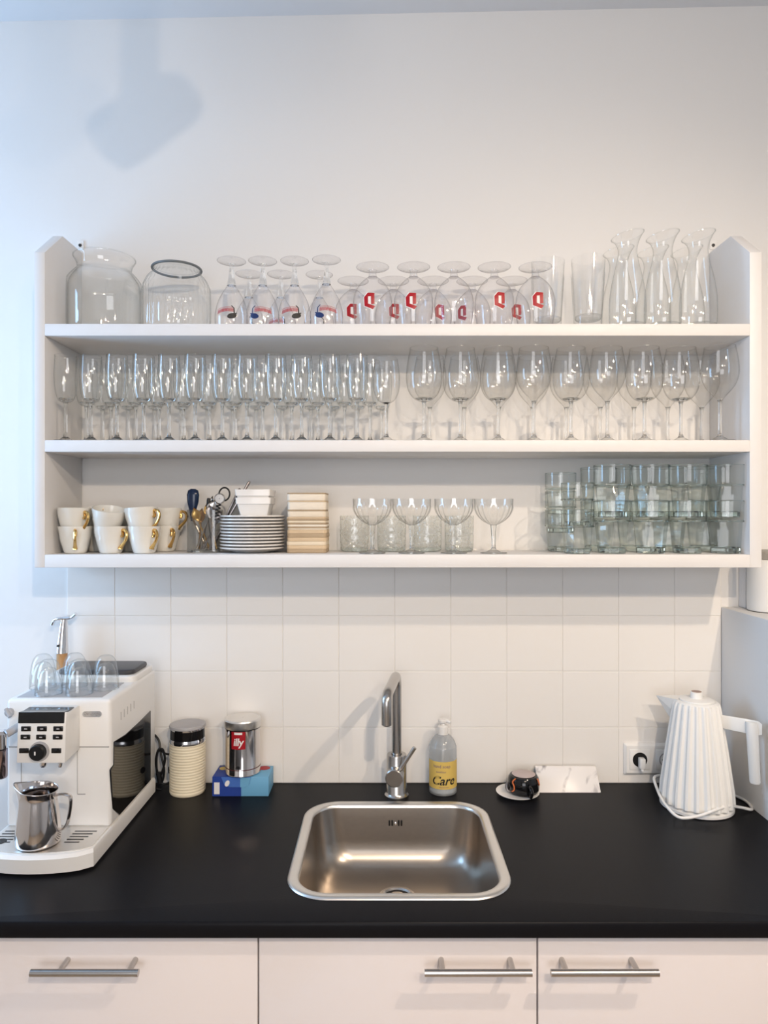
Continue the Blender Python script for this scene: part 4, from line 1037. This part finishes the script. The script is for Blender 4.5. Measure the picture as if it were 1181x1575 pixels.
ms = thing('marble_slab', 'white marble slab with grey veins leaning on the tiles beside the pot', 'slab', ((xl+xr)/2, -mb_t0, zb_))
hw_ = (xr-xl)/2; hh_ = zt2-zb_; dy_ = mb_t0-mb_t1
MB().prism([(0, 0), (.0105, 0), (dy_+.008, hh_-.002), (dy_+.002, hh_), (dy_-.004, hh_-.001)], 'x', -hw_, hw_).build('slab', M['marble'], ms, bevel=.002)
MB().prism([(.012, .0), (dy_+.015, .0), (dy_+.010, hh_-.006)], 'x', -hw_+.004, -hw_+.010).build('gap_shade', M['black_plastic'], ms)  # black wedge standing in for the shade in the gap behind the slab

# double wall socket with plug
SX0, SX1, SZ0, SZ1 = PX(959.5, .01), PX(959.5, .01)+.152, PZ(1191.5, .01), PZ(1143, .01)
ws = thing('wall_socket', 'white double wall socket behind the kettle', 'socket', ((SX0+SX1)/2, -.0052, (SZ0+SZ1)/2))
w2, h2 = (SX1-SX0)/2, (SZ1-SZ0)/2
def rr_y(w, h, r, y): return [(p[0], y, p[1]) for p in rrect(0, 0, w, h, r, 0, 4)]
MB().loft([rr_y(2*w2, 2*h2, .004, 0), rr_y(2*w2, 2*h2, .004, -.004), rr_y(2*w2-.012, 2*h2-.012, .003, -.0095), rr_y(2*w2-.020, 2*h2-.020, .003, -.0098)], True, True).build('frame', M['white_plastic'], ws, angle=30)
for k, cx_ in enumerate((-.0355, .0355)):
    ins = MB().box(cx_-.0270, cx_+.0270, -.0118, -.009, -.0270, .0270).build('insert', M['white_plastic'], ws, bevel=.001)
    MB().tube([(cx_, -.0112, 0), (cx_, -.0124, 0)], .0195, 32).build('well', M['black_plastic'] if k == 0 else M['grey_plastic'], ins)
    for s_ in (-1, 1): MB().tube([(cx_+s_*.0095, -.012, 0), (cx_+s_*.0095, -.0128, 0)], .0026, 10).build('pin_hole', M['black_plastic'], ins)
    if k == 1: MB().tube([(cx_, -.0115, 0), (cx_, -.0126, 0)], .0165, 28).build('well_floor', M['white_matte'], ins)
plg = thing('plug', 'white flat plug in the left outlet of the wall socket', 'plug', ((SX0+SX1)/2-.0345, -.0180, (SZ0+SZ1)/2-.005))
MB().box(-.0075, .0075, -.020, .0, -.014, .014).build('body', M['white_plastic'], plg, bevel=.003)
MB().tube([(0, -.012, -.010), (0, -.016, -.020)], .0042, 10).build('strain_relief', M['white_plastic'], plg)

# kettle
KTT = D-1.726
kx_ = PX(1071, KTT)
kt = thing('electric_kettle', 'white pleated electric kettle with angular handle beside the partition', 'kettle', (kx_, -KTT, ZC+.0003))
KH = PZ(1077, KTT)-ZC-.0003
NPL = 22
def pleat_loop(r, z, amp, n=NPL):
    pts = []
    for k in range(n*4):
        a = 2*PI*k/(n*4)
        ph = k % 4
        rr = r*(1+amp*(1 if ph in (0, 1) else -1))
        pts.append((rr*math.cos(a), rr*math.sin(a), z))
    return pts
loops = [pleat_loop(.080, .012, .01), pleat_loop(.0855, .016, .030), pleat_loop(.083, .05, .034), pleat_loop(.0690, .15, .036), pleat_loop(.0540, KH-.012, .036), pleat_loop(.0515, KH-.004, .02), pleat_loop(.046, KH, .0)]
MB().loft(loops, True, True).build('body', M['white_matte'], kt, angle=14)
MB().lathe([(.082, 0), (.086, .002), (.086, .008), (.080, .0115)], 48, close_top=True).build('base', M['white_plastic'], kt)
MB().lathe([(.040, KH-.001), (.040, KH+.003), (.036, KH+.005), (.001, KH+.006)], 40).build('lid', M['white_matte'], kt)
kb = MB().tube([(0, 0, KH+.004), (0, 0, KH+.020), (0, 0, KH+.0215)], [.0140, .0140, .0125], 24).build('knob', M['white_matte'], kt)
MB().tube([(0, 0, KH+.0205), (0, 0, KH+.0222)], .0118, 24).build('knob_cap', M['brown'], kb)
tipx = -.100; tz = PZ(1069, .08)-ZC
sv = [(-.044, -.026, KH-.002), (-.044, .026, KH-.002), (tipx, 0, tz+.002), (-.060, 0, KH-.062), (-.040, -.022, KH-.005), (-.040, .022, KH-.005)]
spt = MB().add([(-.036, -.030, KH+.001), (-.036, .030, KH+.001), (tipx, 0, tz), (-.058, .0, KH-.066), (-.052, -.020, KH-.03), (-.052, .020, KH-.03)], [(0, 2, 4), (4, 2, 3), (1, 5, 2), (5, 3, 2), (0, 1, 2), (0, 4, 5, 1), (4, 3, 5)])
spt.xf(Matrix.Rotation(-.72, 4, 'Z')); spt.build('spout', M['white_matte'], kt, smooth=False)
ha = -.72
ca, sa = math.cos(ha), math.sin(ha)
hz1, hz0 = PZ(1092, KTT-.0)-ZC, PZ(1114, KTT)-ZC
hx1 = .136
MB().add([(r_*ca-s_*.0125*sa*-1, r_*sa+s_*.0125*ca, z_) for r_, z_ in ((.045, hz0+.002), (hx1-.012, hz0), (hx1, hz0+.004), (hx1, hz1-.006), (hx1-.008, hz1), (.045, hz1-.002)) for s_ in (-1, 1)],
         [(0, 1, 3, 2), (2, 3, 5, 4), (4, 5, 7, 6), (6, 7, 9, 8), (8, 9, 11, 10), (10, 11, 1, 0), (0, 2, 4, 6, 8, 10), (1, 11, 9, 7, 5, 3)]).build('handle_arm', M['white_matte'], kt, bevel=.003)
gz = PZ(1177, KTT-.03)-ZC
MB().tube([(hx1*ca-.012*ca, hx1*sa-.012*sa, hz1-.004), ((hx1-.0105)*ca, (hx1-.0105)*sa, hz1-.02), ((hx1-.004)*ca, (hx1-.004)*sa, gz+.003), ((hx1-.004)*ca, (hx1-.004)*sa, gz)], [.0125, .0135, .0120, .0105], 20).build('grip', M['white_matte'], kt)
ko = kt.location
cable = [P(1018, 1192, .045)-ko, P(1006, 1196, .075)-ko, P(1010, 1212, .11)-ko, P(1018, 1230, .175)-ko, P(1030, 1246, .225)-ko, P(1042, 1256, .243)-ko, P(1056, 1258, .248)-ko, P(1078, 1254, .246)-ko, P(1100, 1246, .238)-ko, P(1120, 1240, .215)-ko, P(1140, 1242, .19)-ko, P(1156, 1246, .18)-ko, P(1150, 1238, .14)-ko, P(1138, 1230, .11)-ko, P(1124, 1224, .085)-ko, P(1114, 1218, .07)-ko]
cable = [Vector((p.x, p.y, max(p.z, .004))) for p in cable]
MB().tube(smooth_path(cable, 6), .0036, 10).build('cable', M['white_plastic'], kt)

# canister on the partition
CTT = .085
cn = thing('storage_canister', 'white canister with grey lid on the partition, cut by the right edge', 'canister', (PX(1186, CTT), -CTT, PTZ+.0003))
ch = PZ(860, CTT)-PTZ
MB().lathe([(.052, 0), (.0555, .002), (.0565, .006), (.0565, ch), (.054, ch+.001)], 44, close_top=True).build('body', M['white_matte'], cn)
MB().lathe([(.0520, -.0002), (.0545, -.0001), (.0558, .0018)], 44).build('foot_ring', M['black_plastic'], cn)
MB().lathe([(.0565, ch+.0008), (.0575, ch+.002), (.0575, ch+.018), (.054, ch+.022), (.001, ch+.023)], 44).build('lid', M['grey_band'], cn)
